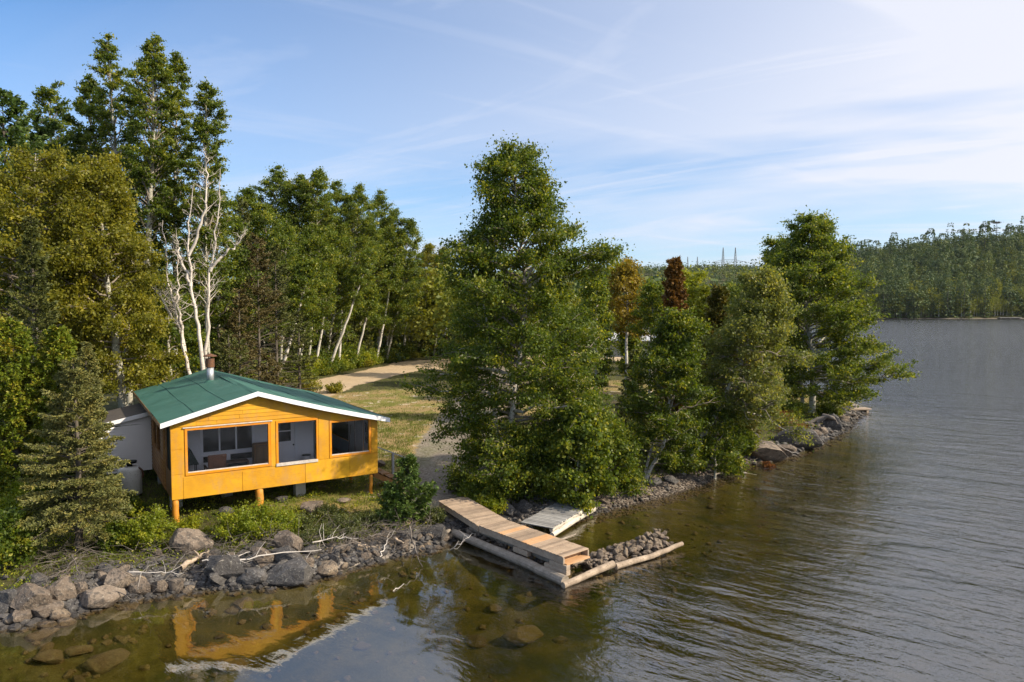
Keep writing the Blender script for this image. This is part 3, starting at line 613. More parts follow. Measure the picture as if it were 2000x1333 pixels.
    b = MB(); b.box(8.183, 8.205, T0, T1, rtop(8.18) - .15, rtop(8.18) - .0); b.box(-.372, -.353, T0, T1, rtop(-.35) - .13, rtop(-.35) + .0); b.build('eave_trim', M['dark_ply'], rf)
    # stovepipe on the left slope
    q = (2.35, 6.1); zb = rtop(q[0])
    b = MB(); b.tube([(q[0], q[1], zb - .1), (q[0], q[1], zb + .62)], .15, 16); ch = b.build('chimney', M['steel'], C, smooth=True)
    b = MB(); b.tube([(q[0], q[1], zb + .62), (q[0], q[1], zb + .64), (q[0], q[1], zb + 1.02)], [.15, .185, .185], 16); b.build('chimney_collar', M['rustm'], ch, smooth=False)
    b = MB()
    for k in range(4): a = k * math.pi / 2 + .4; b.tube([(q[0] + .15 * math.cos(a), q[1] + .15 * math.sin(a), zb + 1.02), (q[0] + .15 * math.cos(a), q[1] + .15 * math.sin(a), zb + 1.12)], .012, 5)
    b.tube([(q[0], q[1], zb + 1.11), (q[0], q[1], zb + 1.14), (q[0], q[1], zb + 1.24)], [.29, .29, .03], 16); b.build('chimney_cap', M['rustm'], ch)
    b = MB(); b.tube([(q[0], q[1], zb - .12), (q[0], q[1], zb + .06)], [.34, .155], 16); b.build('chimney_flashing', M['roof'], ch)
    # poles and piers
    for s_, t_, r in ((.13, .12, .115), (3.05, .14, .15), (7.50, .12, .07), (7.42, 2.3, .07)):
        b = MB(); g_ = cabg(s_, t_) - .25; rg = random.Random(int(s_ * 10))
        b.tube([(s_ + rg.uniform(-.02, .02), t_, z) for z in np.linspace(g_, ZB - .003, 6)], [r * (1.06 - .02 * k) for k in range(6)], 12, wob=.03, rng=rg); b.build('post', M['pole'], C, smooth=True)
    for s_, t_ in ((.35, 1.9), (4.85, 1.2), (2.3, 2.6), (.35, 6.0), (7.2, 5.5), (4.85, 5.0)):
        b = MB(); z = cabg(s_, t_) - .15; k = 0
        while z < ZB - .02:
            z1 = min(z + .2, ZB - .005); b.box(s_ - .2 + .006 * (k % 2), s_ + .2 + .006 * (k % 2), t_ - .2, t_ + .2, z + .004, z1); z += .2; k += 1
        b.build('concrete_pier', M['block'], C, bevel=.006)
    # annexe on the left, white siding under a lean-to roof
    A0, A1, B0, B1 = -2.9, -.04, 6.25, 9.5
    b = MB(); z = 1.46
    def zt2(s): return 3.92 - (-.04 - s) * .20
    while z < 4.0:
        z1 = z + .125
        b.hexa([(A0, B0 - .045, z), (A1, B0 - .045, z), (A1, B0 + .05, z), (A0, B0 + .05, z)], [(A0, B0, min(z1, zt2(A0))), (A1, B0, min(z1, zt2(A1))), (A1, B0 + .05, min(z1, zt2(A1))), (A0, B0 + .05, min(z1, zt2(A0)))]) if z < zt2(A0) else b.hexa([(A1 - (zt2(A1) - z) / .2, B0 - .045, z), (A1, B0 - .045, z), (A1, B0 + .05, z), (A1 - (zt2(A1) - z) / .2, B0 + .05, z)], [(A1 - max(0, zt2(A1) - z1) / .2 - .001, B0, min(z1, zt2(A1))), (A1, B0, min(z1, zt2(A1))), (A1, B0 + .05, min(z1, zt2(A1))), (A1 - max(0, zt2(A1) - z1) / .2 - .001, B0 + .05, min(z1, zt2(A1)))]) if z < zt2(A1) else None
        z = z1
    b.box(A0, A0 + .08, B0 + .05, B1, 1.46, zt2(A0) - .02); b.build('annexe_wall', M['white_sid'], C)
    b = MB(); b.hexa([(A0 - .2, B0 - .15, zt2(A0 - .2)), (A1, B0 - .15, zt2(A1)), (A1, B1, zt2(A1)), (A0 - .2, B1, zt2(A0 - .2))], [(A0 - .2, B0 - .15, zt2(A0 - .2) + .06), (A1, B0 - .15, zt2(A1) + .06), (A1, B1, zt2(A1) + .06), (A0 - .2, B1, zt2(A0 - .2) + .06)]); ar = b.build('annexe_roof', M['shingle'], C)
    b = MB(); b.hexa([(A0 - .2, B0 - .18, zt2(A0 - .2) - .1), (A1, B0 - .18, zt2(A1) - .1), (A1, B0 - .152, zt2(A1) - .1), (A0 - .2, B0 - .152, zt2(A0 - .2) - .1)], [(A0 - .2, B0 - .18, zt2(A0 - .2) + .065), (A1, B0 - .18, zt2(A1) + .065), (A1, B0 - .152, zt2(A1) + .065), (A0 - .2, B0 - .152, zt2(A0 - .2) + .065)]); b.build('fascia', M['white_trim'], ar)
    # steps with railings on the right
    b = MB(); W1 = W + .02
    for k in range(5): b.box(W1 + k * .34, W1 + k * .34 + .34, .45, 1.55, ZB - .04 - k * .19, ZB - .0 - k * .19)
    for y in (.5, 1.5): b.obox((W1, y, ZB - .17), (W1 + 1.8, y, ZB - 1.18), .05, .2)
    b.build('steps', M['logs'], C)
    b = MB(); y = 1.68; b.obox((W1 - .02, y, ZB + 1.02), (W1 + 1.95, y, ZB + .10), .10, .045)
    for x in (1.35, 1.9): b.box(W1 + x - .045, W1 + x + .045, y - .05, y + .05, ZB - 1.2, ZB + .99 - x * .465)
    b.build('railing', M['greywood'], C)
    return C
CABIN = cabin()
def inside(name, loc, rz=0):
    return empty(name, cab(*loc), CRZ + rz)
FLZ = 1.57 + .165
def porch_things():
    # covered grill
    g = tag(inside('covered_grill', (.80, 2.1, FLZ)), 'barbecue grill under a dark green cover at the left end of the porch', 'grill')
    b = MB(); b.hexa([(-.38, -.28, .62), (.40, -.28, .62), (.40, .28, .62), (-.38, .28, .62)], [(-.30, -.18, 1.22), (.12, -.18, 1.22), (.12, .18, 1.22), (-.30, .18, 1.22)]); b.hexa([(-.30, -.18, 1.22), (.12, -.18, 1.22), (.12, .18, 1.22), (-.30, .18, 1.22)], [(-.24, -.1, 1.34), (.0, -.1, 1.34), (.0, .1, 1.34), (-.24, .1, 1.34)])
    b.build('cover', M['green_cover'], g, bevel=.03)
    for x in (-.3, .3):
        for y in (-.2, .2): b = MB(); b.tube([(x, y, 0), (x, y, .62)], .018, 6); b.build('leg', M['black'], g)
    # armchair
    g = tag(inside('armchair', (1.70, 1.15, FLZ), 0), 'brown leather armchair with wooden arms seen from behind on the porch', 'chair')
    b = MB(); b.hexa([(-.30, -.14, .38), (.30, -.14, .38), (.30, .0, .38), (-.30, .0, .38)], [(-.34, -.30, 1.12), (.34, -.30, 1.12), (.34, -.20, 1.12), (-.34, -.20, 1.12)]); b.build('backrest', M['brown_leather'], g, bevel=.04)
    b = MB(); b.box(-.29, .29, .0, .56, .34, .48); b.build('seat', M['brown_leather'], g, bevel=.04)
    for x in (-.35, .35):
        b = MB(); b.box(x - .03, x + .03, -.1, .5, .60, .64); b.box(x - .025, x + .025, -.1, -.04, 0, .60); b.box(x - .025, x + .025, .42, .48, 0, .60); b.build('arm_frame', M['darkwood'], g, bevel=.01)
    # table
    g = tag(inside('table', (2.45, 1.25, FLZ)), 'dark low table beside the brown armchair on the porch', 'table')
    b = MB(); b.box(-.42, .42, -.28, .28, .70, .74); b.build('tabletop', M['darkwood'], g, bevel=.008)
    b = MB(); b.box(-.38, .38, -.25, -.22, .15, .69); b.build('front_panel', M['black'], g)
    for x in (-.38, .38):
        for y in (-.24, .24): b = MB(); b.box(x - .03, x + .03, y - .03, y + .03, 0, .70); b.build('leg', M['darkwood'], g)
    # cupboard standing against the wall
    g = tag(inside('cupboard', (3.55, 1.75, FLZ)), 'brown wooden cupboard with pale edges behind the table on the porch', 'cupboard')
    b = MB(); b.box(-.28, .34, -.02, .36, 0, 1.16); b.build('body', M['darkwood'], g, bevel=.005)
    b = MB(); b.box(-.32, -.282, -.06, .38, 0, 1.18); b.box(-.282, .38, -.06, .38, 1.162, 1.20); b.box(.342, .38, -.06, .38, 0, 1.16); b.build('edge_frame', M['logs'], g)
    b = MB(); b.box(-.26, .02, -.045, -.022, .08, 1.10); b.box(.04, .32, -.045, -.022, .08, 1.10); b.build('cupboard_door', surf('brown_slatted_door', (.12, .07, .03), (.20, .12, .05), 3, .6, (6, 1, .3)), g)
    # bucket, broom and pole
    g = MB(); g.tube([(0, 0, 0), (0, 0, .40)], [.15, .18], 14)
    o = g.build('storage_bin', M['white_sid'], None, smooth=False); o.location = tuple(cab(5.5, 2.4, FLZ)); tag(o, 'round pale bin against the porch back wall right of the door', 'bin')
    rim = MB(); rim.tube([(0, 0, .395), (0, 0, .42)], .19, 14); rim.build('lid', M['black'], o)
    for s_, t_, l, lab in ((7.05, 1.7, 1.62, 'slanting broom handle leaning on the porch wall'), (7.42, 1.75, 1.9, 'upright brown pole leaning in the porch corner')):
        b = MB(); b.tube([(0, 0, 0), (.25 if l < 1.7 else .06, .2, l)], .016, 6); o = b.build('broom' if l < 1.7 else 'pole', M['darkwood']); o.location = tuple(cab(s_, t_, FLZ)); o.rotation_euler.z = CRZ; tag(o, lab, 'broom' if l < 1.7 else 'pole')
        if l < 1.7: b = MB(); b.box(-.14, .14, -.03, .03, .0, .12); b.build('bristles', M['leaf_orange'], o)
porch_things()
def tank():
    z0 = cabg(-.75, 3.6); g = tag(empty('water_tank', cab(-1.0, 4.6, z0 + .1), CRZ), 'white upright tank with dark fittings beside the left side of the cabin', 'tank')
    b = MB(); b.tube([(0, 0, 0), (0, 0, .04), (0, 0, 1.0), (0, 0, 1.12), (0, 0, 1.16)], [.40, .44, .44, .36, .12], 24); b.build('body', M['tankw'], g, smooth=True)
    b = MB(); b.tube([(0, 0, 1.28), (0, 0, 1.36), (0, 0, 1.38)], [.26, .27, .18], 18); b.tube([(0, 0, 1.14), (0, 0, 1.30)], .10, 12); b.build('lid', M['black'], g)
    b = MB(); b.tube([(.30, -.2, 1.1), (.42, -.28, 1.0), (.46, -.3, .8), (.44, -.28, .7)], .035, 8); b.build('valve', M['rustm'], g)
tank()

# ------------------------------------------------------------------ docks
M['deck'] = surf('weathered_deck_board', (.36, .27, .19), (.50, .37, .26), 3, rough=.75, isl=.8, c3=(.58, .47, .37), bmp=.3, bd=.004)
M['deck_new'] = surf('orange_deck_board', (.52, .29, .14), (.58, .36, .20), 3, .7, bmp=.3, bd=.004)
M['deck_grey'] = surf('grey_deck_board', (.34, .33, .31), (.46, .45, .43), 4, rough=.85, isl=.8, c3=(.24, .23, .22), bmp=.4, bd=.006)
M['beam'] = surf('weathered_beam', (.30, .23, .17), (.42, .34, .26), 3, .8, (.4, 2, 2), (.18, .14, .10), .5, .008)
M['logw'] = surf('peeled_log', (.24, .185, .135), (.50, .40, .30), 2.2, .8, (1, 1, 1), (.13, .10, .07), .5, .01)
M['logd'] = surf('wet_grey_log', (.20, .17, .13), (.34, .29, .24), 3, .8, (.5, 2, 2), (.11, .09, .07), .6, .012)
M['logwhite'] = birchbark('birch_log_bark', (.60, .54, .46), (.08, .06, .045), .5)
def planks(name, a, b, width, mat, parent, w=.125, gap=.022, th=.035, rng=None, jag=.01, newset=()):
    a = Vector(a); b = Vector(b); d = b - a; n = int(d.length / (w + gap)); u = d.normalized(); s = u.cross(Vector((0, 0, 1))).normalized(); up = s.cross(u)
    m1 = MB(); m2 = MB()
    for i in range(n):
        p0 = a + u * (i * d.length / n); p1 = p0 + u * (d.length / n - gap); e0 = rng.uniform(-jag, jag); e1 = rng.uniform(-jag, jag); dz = up * rng.uniform(-.003, .003)
        c = [p0 - s * (width / 2 + e0), p0 + s * (width / 2 + e1), p1 + s * (width / 2 + e1), p1 - s * (width / 2 + e0)]
        (m2 if i in newset else m1).hexa([x + dz - up * th for x in c][::1], [x + dz for x in c])
    o = m1.build(name, mat, parent, bevel=.004)
    if newset: o2 = m2.build(name, M['deck_new'], parent, bevel=.004); o2['label'] = 'newer orange deck boards'
    return o
def dock():
    rng = random.Random(3); D = tag(empty('dock', (0, 0, 0)), 'long weathered plank dock running from the shore to a log crib', 'dock')
    A = Vector((-2.35, 27.55, .93)); B = Vector((-.72, 25.05, .76)); Cc = Vector((2.02, 21.90, .76)); W = 1.22
    planks('deck_boards', A, B, W, M['deck'], D, rng=rng); planks('deck_boards', B, Cc, W - .04, M['deck'], D, rng=rng, newset=(7, 8, 15, 16, 17))
    for P_, Q_ in ((A, B), (B, Cc)):
        u = (Q_ - P_).normalized(); s = u.cross(Vector((0, 0, 1))).normalized()
        for k in (-1, 1):
            b = MB(); o_ = s * k * (W / 2 - .06); b.obox(P_ + o_ + Vector((0, 0, -.14)), Q_ + o_ + Vector((0, 0, -.14)), .06, .20); b.build('side_beam', M['beam'], D, bevel=.006)
    u = (Cc - B).normalized(); s = u.cross(Vector((0, 0, 1))).normalized()
    b = MB(); b.obox(Cc - s * .52 + Vector((0, 0, -.24)) - u * .05, Cc + s * .52 + Vector((0, 0, -.24)) - u * .05, .30, .04); b.obox(Cc - s * .5 + Vector((0, 0, -.20)) - u * .3, Cc + s * .5 + Vector((0, 0, -.2)) - u * .3, .05, .14); b.build('end_shelf', M['deck_new'], D)
    return A, B, Cc, u, s, W
DA, DB, DC, DU, DS, DW = dock()
def log(name, pts, r0, r1, mat, label, cat='log', seed=0, group=None, n=12):
    rg = random.Random(seed); P_ = [Vector(tuple(float(c) for c in p)) for p in pts]; o0 = P_[0].copy(); out = []
    for i in range(len(P_) - 1):
        for k in range(4): out.append(P_[i].lerp(P_[i + 1], k / 4) - o0 + Vector([rg.uniform(-.012, .012) for _ in range(3)]))
    out.append(P_[-1] - o0); rr = [r0 + (r1 - r0) * i / (len(out) - 1) for i in range(len(out))]
    b = MB(); b.tube(out, rr, n, wob=.035, rng=rg); o = b.build(name, mat, None, smooth=False, loc=o0); tag(o, label, cat, group); return o
def crib():
    lf = -DS if (DS.x > 0) else DS                      # side of the dock facing the camera-left
    e = DC + lf * .62 
    log('log', [(-2.1, 25.5, .22), (.2, 23.1, .10), (1.62, 21.20, .12)], .14, .17, M['logd'], 'long wet grey log lying along the front of the dock crib', seed=1)
    log('log', [(-1.5, 25.5, .42), (.4, 23.4, .36), (1.45, 22.15, .34)], .10, .10, M['logd'], 'upper grey log of the crib just under the dock', seed=2)
    log('log', [(1.55, 21.05, .06), (3.25, 22.45, .20)], .10, .115, M['logw'], 'short peeled log at the corner of the dock crib', seed=3)
    log('log', [(3.35, 22.55, .08), (4.7, 23.45, .10), (5.95, 24.45, .18)], .105, .075, M['logw'], 'long pale peeled log holding the rock pile right of the dock', seed=4)
    log('log', [(1.2, 22.0, .18), (2.3, 22.75, .22)], .09, .08, M['logw'], 'crossways log end under the dock shelf', seed=6)
    # squared timbers stacked under the outer end
    u = DU; 
    def timber(p, q, w, h, lab):
        p = Vector(p); q = Vector(q); b = MB(); b.obox(p - p, q - p, w, h); o = b.build('timber', M['beam'], None, bevel=.008, loc=p); tag(o, lab, 'timber')
    c = DC + lf * .50
    timber(c - u * .62 + Vector((0, 0, -.33)), c + u * .14 + Vector((0, 0, -.33)), .17, .15, 'squared timber block directly under the dock end')
    timber(c - u * .85 + Vector((0, 0, -.49)), c + u * .14 + Vector((0, 0, -.49)), .18, .16, 'longer squared timber below the top block at the dock end')
    timber(c - u * 2.35 + Vector((0, 0, -.36)), c - u * 1.65 + Vector((0, 0, -.36)), .18, .17, 'squared timber block midway under the dock')
    timber(c - u * 2.15 + Vector((0, 0, -.20)), c - u * 1.85 + Vector((0, 0, -.20)), .16, .13, 'small wood block wedged on the middle timber under the dock')
crib()
def dock2():
    rng = random.Random(8); q = [Vector((.35, 26.3, .42)), Vector((1.45, 25.5, .36)), Vector((3.35, 28.5, .46)), Vector((2.2, 29.3, .52))]
    D = tag(empty('old_dock_section', (0, 0, 0)), 'grey weathered dock section pulled up on the shore behind the main dock', 'dock')
    a = (q[0] + q[1]) / 2; b_ = (q[2] + q[3]) / 2
    planks('deck_boards', a, b_, 1.36, M['deck_grey'], D, w=.13, gap=.02, rng=rng, jag=.03)
    u = (b_ - a).normalized(); s = u.cross(Vector((0, 0, 1))).normalized()
    for k in (-1, 1):
        b = MB(); o_ = s * k * .60 + Vector((0, 0, -.11)); b.tube([a + o_ + u * .05, a.lerp(b_, .5) + o_, b_ + o_ - u * .05], .075, 10, wob=.05, rng=rng); b.build('rail_log', M['logwhite'], D)
    k = 1
    off = s * .66 + Vector((0, 0, -.26))
    log('log', [a + off, a.lerp(b_, .5) + off + Vector((0, 0, .02)), b_ + off], .10, .11, M['logwhite'], 'white birch log under the edge of the grey dock section', seed=9)
    log('log', [(1.75, 25.25, .03), (2.35, 25.85, .06)], .045, .03, M['logd'], 'short dark stick in the water by the grey dock section', 'driftwood', seed=11)
dock2()

# ------------------------------------------------------------------ vegetation generators
def unit(v): return v / (np.linalg.norm(v, axis=-1, keepdims=True) + 1e-9)
def leaf_quads(c, size, rg, asp=.6, up=.35, droop=None):
    """rhombic leaves centred on c"""
    n = len(c); nr = unit(rg.normal(size=(n, 3)) + np.array([0, 0, up])); a = rg.normal(size=(n, 3))
    if droop is not None: a = a * .6 + np.array([0, 0, -droop])
    a = unit(a - (a * nr).sum(1, keepdims=True) * nr); b = np.cross(nr, a)
    s = (size * rg.uniform(.5, 1.4, n))[:, None]
    V = np.stack([c - a * s * .5, c + b * s * .5 * asp - a * s * .08, c + a * s * .5, c - b * s * .5 * asp - a * s * .08], 1)
    return V.reshape(-1, 3)
def tube_np(segs, n=5):
    """segs: list of (pts (k,3), radii (k)) -> V, F"""
    Vs = []; Fs = []; off = 0
    for pts, rad in segs:
        k = len(pts); d = np.gradient(pts, axis=0); d = unit(d); ref = np.array([.3, .2, .93]) if abs(d[0][2]) < .9 else np.array([1, .2, .1])
        x = unit(np.cross(d, ref)); y = np.cross(d, x); a = np.arange(n) * 2 * np.pi / n
        R = (x[:, None, :] * np.cos(a)[None, :, None] + y[:, None, :] * np.sin(a)[None, :, None]) * np.asarray(rad)[:, None, None] + pts[:, None, :]
        Vs.append(R.reshape(-1, 3)); I = np.arange(k * n).reshape(k, n) + off; J = np.roll(I, -1, 1)
        Fs.append(np.stack([I[:-1], J[:-1], J[1:], I[1:]], -1).reshape(-1, 4)); off += k * n
    return np.concatenate(Vs), np.concatenate(Fs)
def resample(P, n):
    P = np.asarray(P, float); t = np.linspace(0, 1, len(P)); u = np.linspace(0, 1, n)
    Q = np.stack([np.interp(u, t, P[:, i]) for i in range(3)], 1)
    if len(P) > 2 and n > 6:
        for _ in range(2): Q[1:-1] = (Q[:-2] + 2 * Q[1:-1] + Q[2:]) / 4
    return Q
def broadleaf(name, label, base, H, prof, leafm, barkm, seed=0, path=None, r0=.14, nlimb=44, nleaf=30000, lsize=.12, cb=.18, cat='tree', group=None, droop=.0,
              clump=.42, rise=.55, extra=(), stems=(), drooptips=.0, asp=.62, bare=0.0, low=1.0, back=0.0, hang=0.0, scatter=1.0):
    """prof: list of (height, left extent, right extent) in metres along world X; depth extent is their mean"""
    rg = np.random.default_rng(seed); base = np.array(base, float)
    pz = [p[0] for p in prof]
    path = np.array(path if path is not None else [(0, 0, 0), (rg.normal() * .1, rg.normal() * .1, H * .5), (rg.normal() * .25, rg.normal() * .25, H)], float)
    trunk = resample(path, 22); trunk[1:-1, :2] += rg.normal(size=(20, 2)) * .025
    def tp(z):
        return np.array([np.interp(z, trunk[:, 2], trunk[:, 0]), np.interp(z, trunk[:, 2], trunk[:, 1]), z])
    def ext(z, phi):
        l = max(.15, np.interp(z, pz, [p[1] for p in prof])); r = max(.15, np.interp(z, pz, [p[2] for p in prof])); m = (l + r) / 2
        e = r if math.cos(phi) > 0 else l
        return 1 / math.sqrt((math.cos(phi) / e) ** 2 + (math.sin(phi) / m) ** 2)
    Ht = trunk[-1, 2]; rad = r0 * (1 - np.linspace(0, 1, 22)) ** .8 + .012; rad[0] *= 1.3
    segs = [(trunk, rad)]; small = []; cen = []; cs = []
    # lobes: random lumps of the outline so that the crown is uneven
    lob = [(rg.uniform(0, 2 * np.pi), rg.uniform(0, Ht), rg.uniform(.72, 1.12)) for _ in range(26)]
    def lobe(phi, z):
        w_ = [(math.exp(-((math.cos(phi - a) - 1) ** 2 / .25) - ((z - q) / (Ht * .09)) ** 2), f) for a, q, f in lob]
        s_ = sum(x for x, _ in w_); return (.92 * .15 + sum(x * f for x, f in w_)) / (.15 + s_)
    limbs = []
    for i in range(nlimb):
        t = (i + rg.uniform(.0, 1)) / nlimb; z0 = (cb + (1 - cb) * t ** .92 * .985) * Ht; phi = i * 2.39996 + rg.normal() * .35
        rs = rise * rg.uniform(.6, 1.25) * (low + (1 - low) * min(1, t * 2.2)); L_ = ext(z0, phi)
        for _ in range(3): L_ = ext(min(z0 + rs * L_, Ht * 1.0), phi)
        limbs.append((z0, phi, L_ * lobe(phi, z0) * rg.uniform(.70, 1.13), rs, 0))
    for e in extra: limbs.append((e[0], e[1], e[2], e[3], 1))
    for z0, phi, L_, rs, ex in limbs:
        if L_ < .2: continue
        o = tp(z0); h = np.array([math.cos(phi), math.sin(phi), 0]); u = np.linspace(0, 1, 7)[:, None]
        z = rs * L_ * (u * 1.35 - .35 * u * u) - drooptips * L_ * u ** 3
        P = o + h * L_ * u + np.array([0, 0, 1.]) * z; P[1:] += rg.normal(size=(6, 3)) * .05 * L_ ** .5
        rb = max(.012, min(rad[0] * .45, .018 + .016 * L_)) * (1.2 if ex else 1)
        segs.append((P, rb * (1 - .8 * np.linspace(0, 1, 7))))
        ns = int(3 + L_ * 2.6)
        for k in range(ns):
            f = rg.uniform(.22, 1) ** .8; q = np.array([np.interp(f, u[:, 0], P[:, j]) for j in range(3)])
            ph2 = phi + rg.choice([-1, 1]) * rg.uniform(.3, 1.3); l2 = L_ * .30 * rg.uniform(.5, 1.1) + .15
            e_ = q + np.array([math.cos(ph2) * l2, math.sin(ph2) * l2, l2 * rg.uniform(-.15, .75) - drooptips * l2 * .8])
            m_ = (q + e_) / 2 + np.array([0, 0, .08 * l2]); small.append((np.array([q, m_, e_]), np.array([rb * .32, rb * .22, .004])))
            for g_ in np.linspace(.45, 1.05, max(2, int(l2 / (clump * .9)) + 1)): cen.append(q + (e_ - q) * g_); cs.append(clump * rg.uniform(.6, 1.15))
        cen.append(P[-1]); cs.append(clump * .9)
        for g_ in (.55, .75, .9): cen.append(np.array([np.interp(g_, u[:, 0], P[:, j]) for j in range(3)])); cs.append(clump * rg.uniform(.5, .9))
    for k in range(7): cen.append(tp(Ht * (1 - .018 * k)) + rg.normal(size=3) * .1); cs.append(clump * (.3 + .08 * k))
    cen = np.array(cen); cs = np.array(cs)
    if bare > 0: keep = rg.random(len(cen)) > bare; cen = cen[keep]; cs = cs[keep]
    w_ = cs ** 2; w_ /= w_.sum(); idx = rg.choice(len(cen), nleaf, p=w_)
    off = rg.normal(size=(nleaf, 3)) * .42 * scatter * rg.choice([.6, 1, 1.6], nleaf)[:, None]
    c = cen[idx] + off * cs[idx][:, None] * np.array([1, 1, .62 + hang])
    c[:, 1] += back * np.exp(-((c[:, 2] - Ht * .45) / (Ht * .28)) ** 2); c[:, 2] -= hang * cs[idx] * .5; c[:, 2] = np.maximum(c[:, 2], .1)
    crn = rg.random(len(cen)); rnd = np.clip(.35 * crn[idx] + .65 * rg.random(nleaf) ** 1.3, 0, 1)
    T = tag(empty(name, base), label, cat, group)
    V, Fc = tube_np(segs, 7); V2, F2 = tube_np(small, 3)
    k_ = [0 if (i == 0 or (s_[1][0] > .075)) else 1 for i, s_ in enumerate(segs)]; mi = np.concatenate([np.full((len(s_[0]) - 1) * 7, q) for s_, q in zip(segs, k_)] + [np.ones(len(F2), int)])
    tk = npmesh('trunk', np.concatenate([V, V2]), np.concatenate([Fc, F2 + len(V)]), [barkm, M['bark_limb']], T, smooth=True)
    if len(tk.data.polygons) == len(mi): tk.data.polygons.foreach_set('material_index', mi.astype(np.int32))
    for j, st in enumerate(stems):
        st = resample(st[0], 14); rr = stems[j][1] * (1 - .75 * np.linspace(0, 1, 14)); v, f = tube_np([(st, rr)], 7); npmesh('trunk', v, f, barkm, T, smooth=True)
    npmesh('crown', leaf_quads(c, lsize, rg, asp, .35, droop or None), np.arange(nleaf * 4).reshape(-1, 4), leafm, T, rnd=rnd)
    return T
def conifer(name, label, base, H, R, needm, barkm, seed=0, r0=.12, cb=.05, step=.22, nper=6, twig=22, nsz=.10, cat='tree', group=None, power=.85, sag=.25, rise=.15, need=16, dead=0.0, ragged=.2, twigw=.22):
    rg = np.random.default_rng(seed); T = tag(empty(name, base), label, cat, group)
    tr = np.array([(0, 0, 0), (rg.normal() * .05, rg.normal() * .05, H * .5), (0, 0, H)]); tr = resample(tr, 12)
    segs = [(tr, r0 * (1 - np.linspace(0, 1, 12)) ** .9 + .008)]; small = []; C_ = []; D_ = []; R_ = []
    z = cb * H
    while z < H * .985:
        t = (z - cb * H) / (H * (1 - cb)); L0 = R * (1 - t) ** power * (1 if t > .07 else .75 + 3.5 * t) + .06
        for k in range(nper):
            if rg.random() < .08: continue
            phi = rg.uniform(0, 2 * np.pi); L_ = L0 * rg.uniform(1 - ragged * 1.8, 1 + ragged); zz = z + rg.uniform(-.1, .1)
            isdead = t < dead and rg.random() < .75
            h = np.array([math.cos(phi), math.sin(phi), 0]); u = np.linspace(0, 1, 6)[:, None]; up = rise + .7 * t
            P = np.array([0, 0, zz]) + h * L_ * u + np.array([0, 0, 1.]) * (L_ * (up * u - sag * u * u * (1.3 - t) * 1.1 + .12 * u ** 4))
            segs.append((P, (.006 + .009 * L_) * (1 - .8 * u[:, 0]))); s_ = np.array([-h[1], h[0], 0])
            nt = max(4, int(twig * L_ / max(R, .5) + 3)); f = rg.uniform(.18, 1, nt) ** .8; sg = rg.choice([-1, 1], nt)
            q = np.stack([np.interp(f, u[:, 0], P[:, j]) for j in range(3)], 1); l2 = twigw * L_ * (1.15 - f) * 1.6 + .08
            d = unit(h * rg.uniform(.5, 1.1, nt)[:, None] + s_ * sg[:, None] * rg.uniform(.5, 1.1, nt)[:, None] + np.array([0, 0, 1.]) * rg.uniform(-.35, .12, nt)[:, None])
            if isdead:
                for a in range(min(nt, 7)): small.append((np.array([q[a], q[a] + d[a] * l2[a]]), np.array([.006, .003])))
                continue
            C_.append(np.repeat(q, need, 0) + np.repeat(d * l2[:, None], need, 0) * rg.uniform(0, 1, nt * need)[:, None]); D_.append(np.repeat(d, need, 0)); R_.append(np.repeat(rg.random(nt), need))
            a_ = rg.uniform(.3, 1, need * 2); C_.append(np.stack([np.interp(a_, u[:, 0], P[:, j]) for j in range(3)], 1)); D_.append(np.tile(h, (need * 2, 1))); R_.append(rg.random(need * 2))
        z += step * (1 + .0 * t) * rg.uniform(.75, 1.25)
    C_ = np.concatenate(C_); D_ = np.concatenate(D_); n = len(C_); R_ = np.clip(np.concatenate(R_) * .5 + rg.random(n) * .5, 0, 1)
    d = unit(D_ + rg.normal(size=(n, 3)) * .55 + np.array([0, 0, .15])); nr = unit(rg.normal(size=(n, 3)) + np.array([0, 0, .5])); b = unit(np.cross(nr, d)); s = (nsz * rg.uniform(.6, 1.25, n))[:, None]
    V = np.stack([C_, C_ + d * s * .5 + b * s * .20, C_ + d * s, C_ + d * s * .5 - b * s * .20], 1).reshape(-1, 3)
    V1, F1 = tube_np(segs, 5)
    if small: V2, F2 = tube_np(small, 3); V1, F1 = np.concatenate([V1, V2]), np.concatenate([F1, F2 + len(V1)])
    npmesh('trunk', V1, F1, barkm, T, smooth=True); npmesh('crown', V, np.arange(n * 4).reshape(-1, 4), needm, T, rnd=R_); return T
def deadtree(name, label, base, H, seed, barkm, stems, r0=.09, cat='tree', group=None, dens=1.0):
    """leafless tree; stems: list of [(x,y,z)...] polylines relative to base"""
    rg = np.random.default_rng(seed); T = tag(empty(name, base), label, cat, group)
    for si, st in enumerate(stems):
        st = resample(st, 20); st[1:-1] += rg.normal(size=(18, 3)) * .05; L_ = np.linalg.norm(np.diff(st, axis=0), axis=1).sum(); segs = [(st, r0 * .88 * (1 - .9 * np.linspace(0, 1, 20)) * (1 - .15 * si))]
        for k in range(int(L_ * 5.5 * dens)):
            f = rg.uniform(.3, .98); q = np.array([np.interp(f, np.linspace(0, 1, 20), st[:, j]) for j in range(3)]); ph = rg.uniform(0, 2 * np.pi); l = rg.uniform(.35, 1.5) * (1.2 - f)
            d = np.array([math.cos(ph), math.sin(ph), rg.uniform(.5, 1.6)]); d /= np.linalg.norm(d); e = q + d * l; m_ = (q + e) / 2 + rg.normal(size=3) * .08; segs.append((np.array([q, m_, e]), np.array([.018, .012, .004]) * (1.4 - f)))
            for _ in range(2): g_ = m_ + unit(rg.normal(size=3) + d) * l * .4; segs.append((np.array([m_, g_]), np.array([.007, .003])))
        V, Fc = tube_np(segs, 6); npmesh('trunk' if si == 0 else 'limb', V, Fc, barkm, T, smooth=True)
    return T
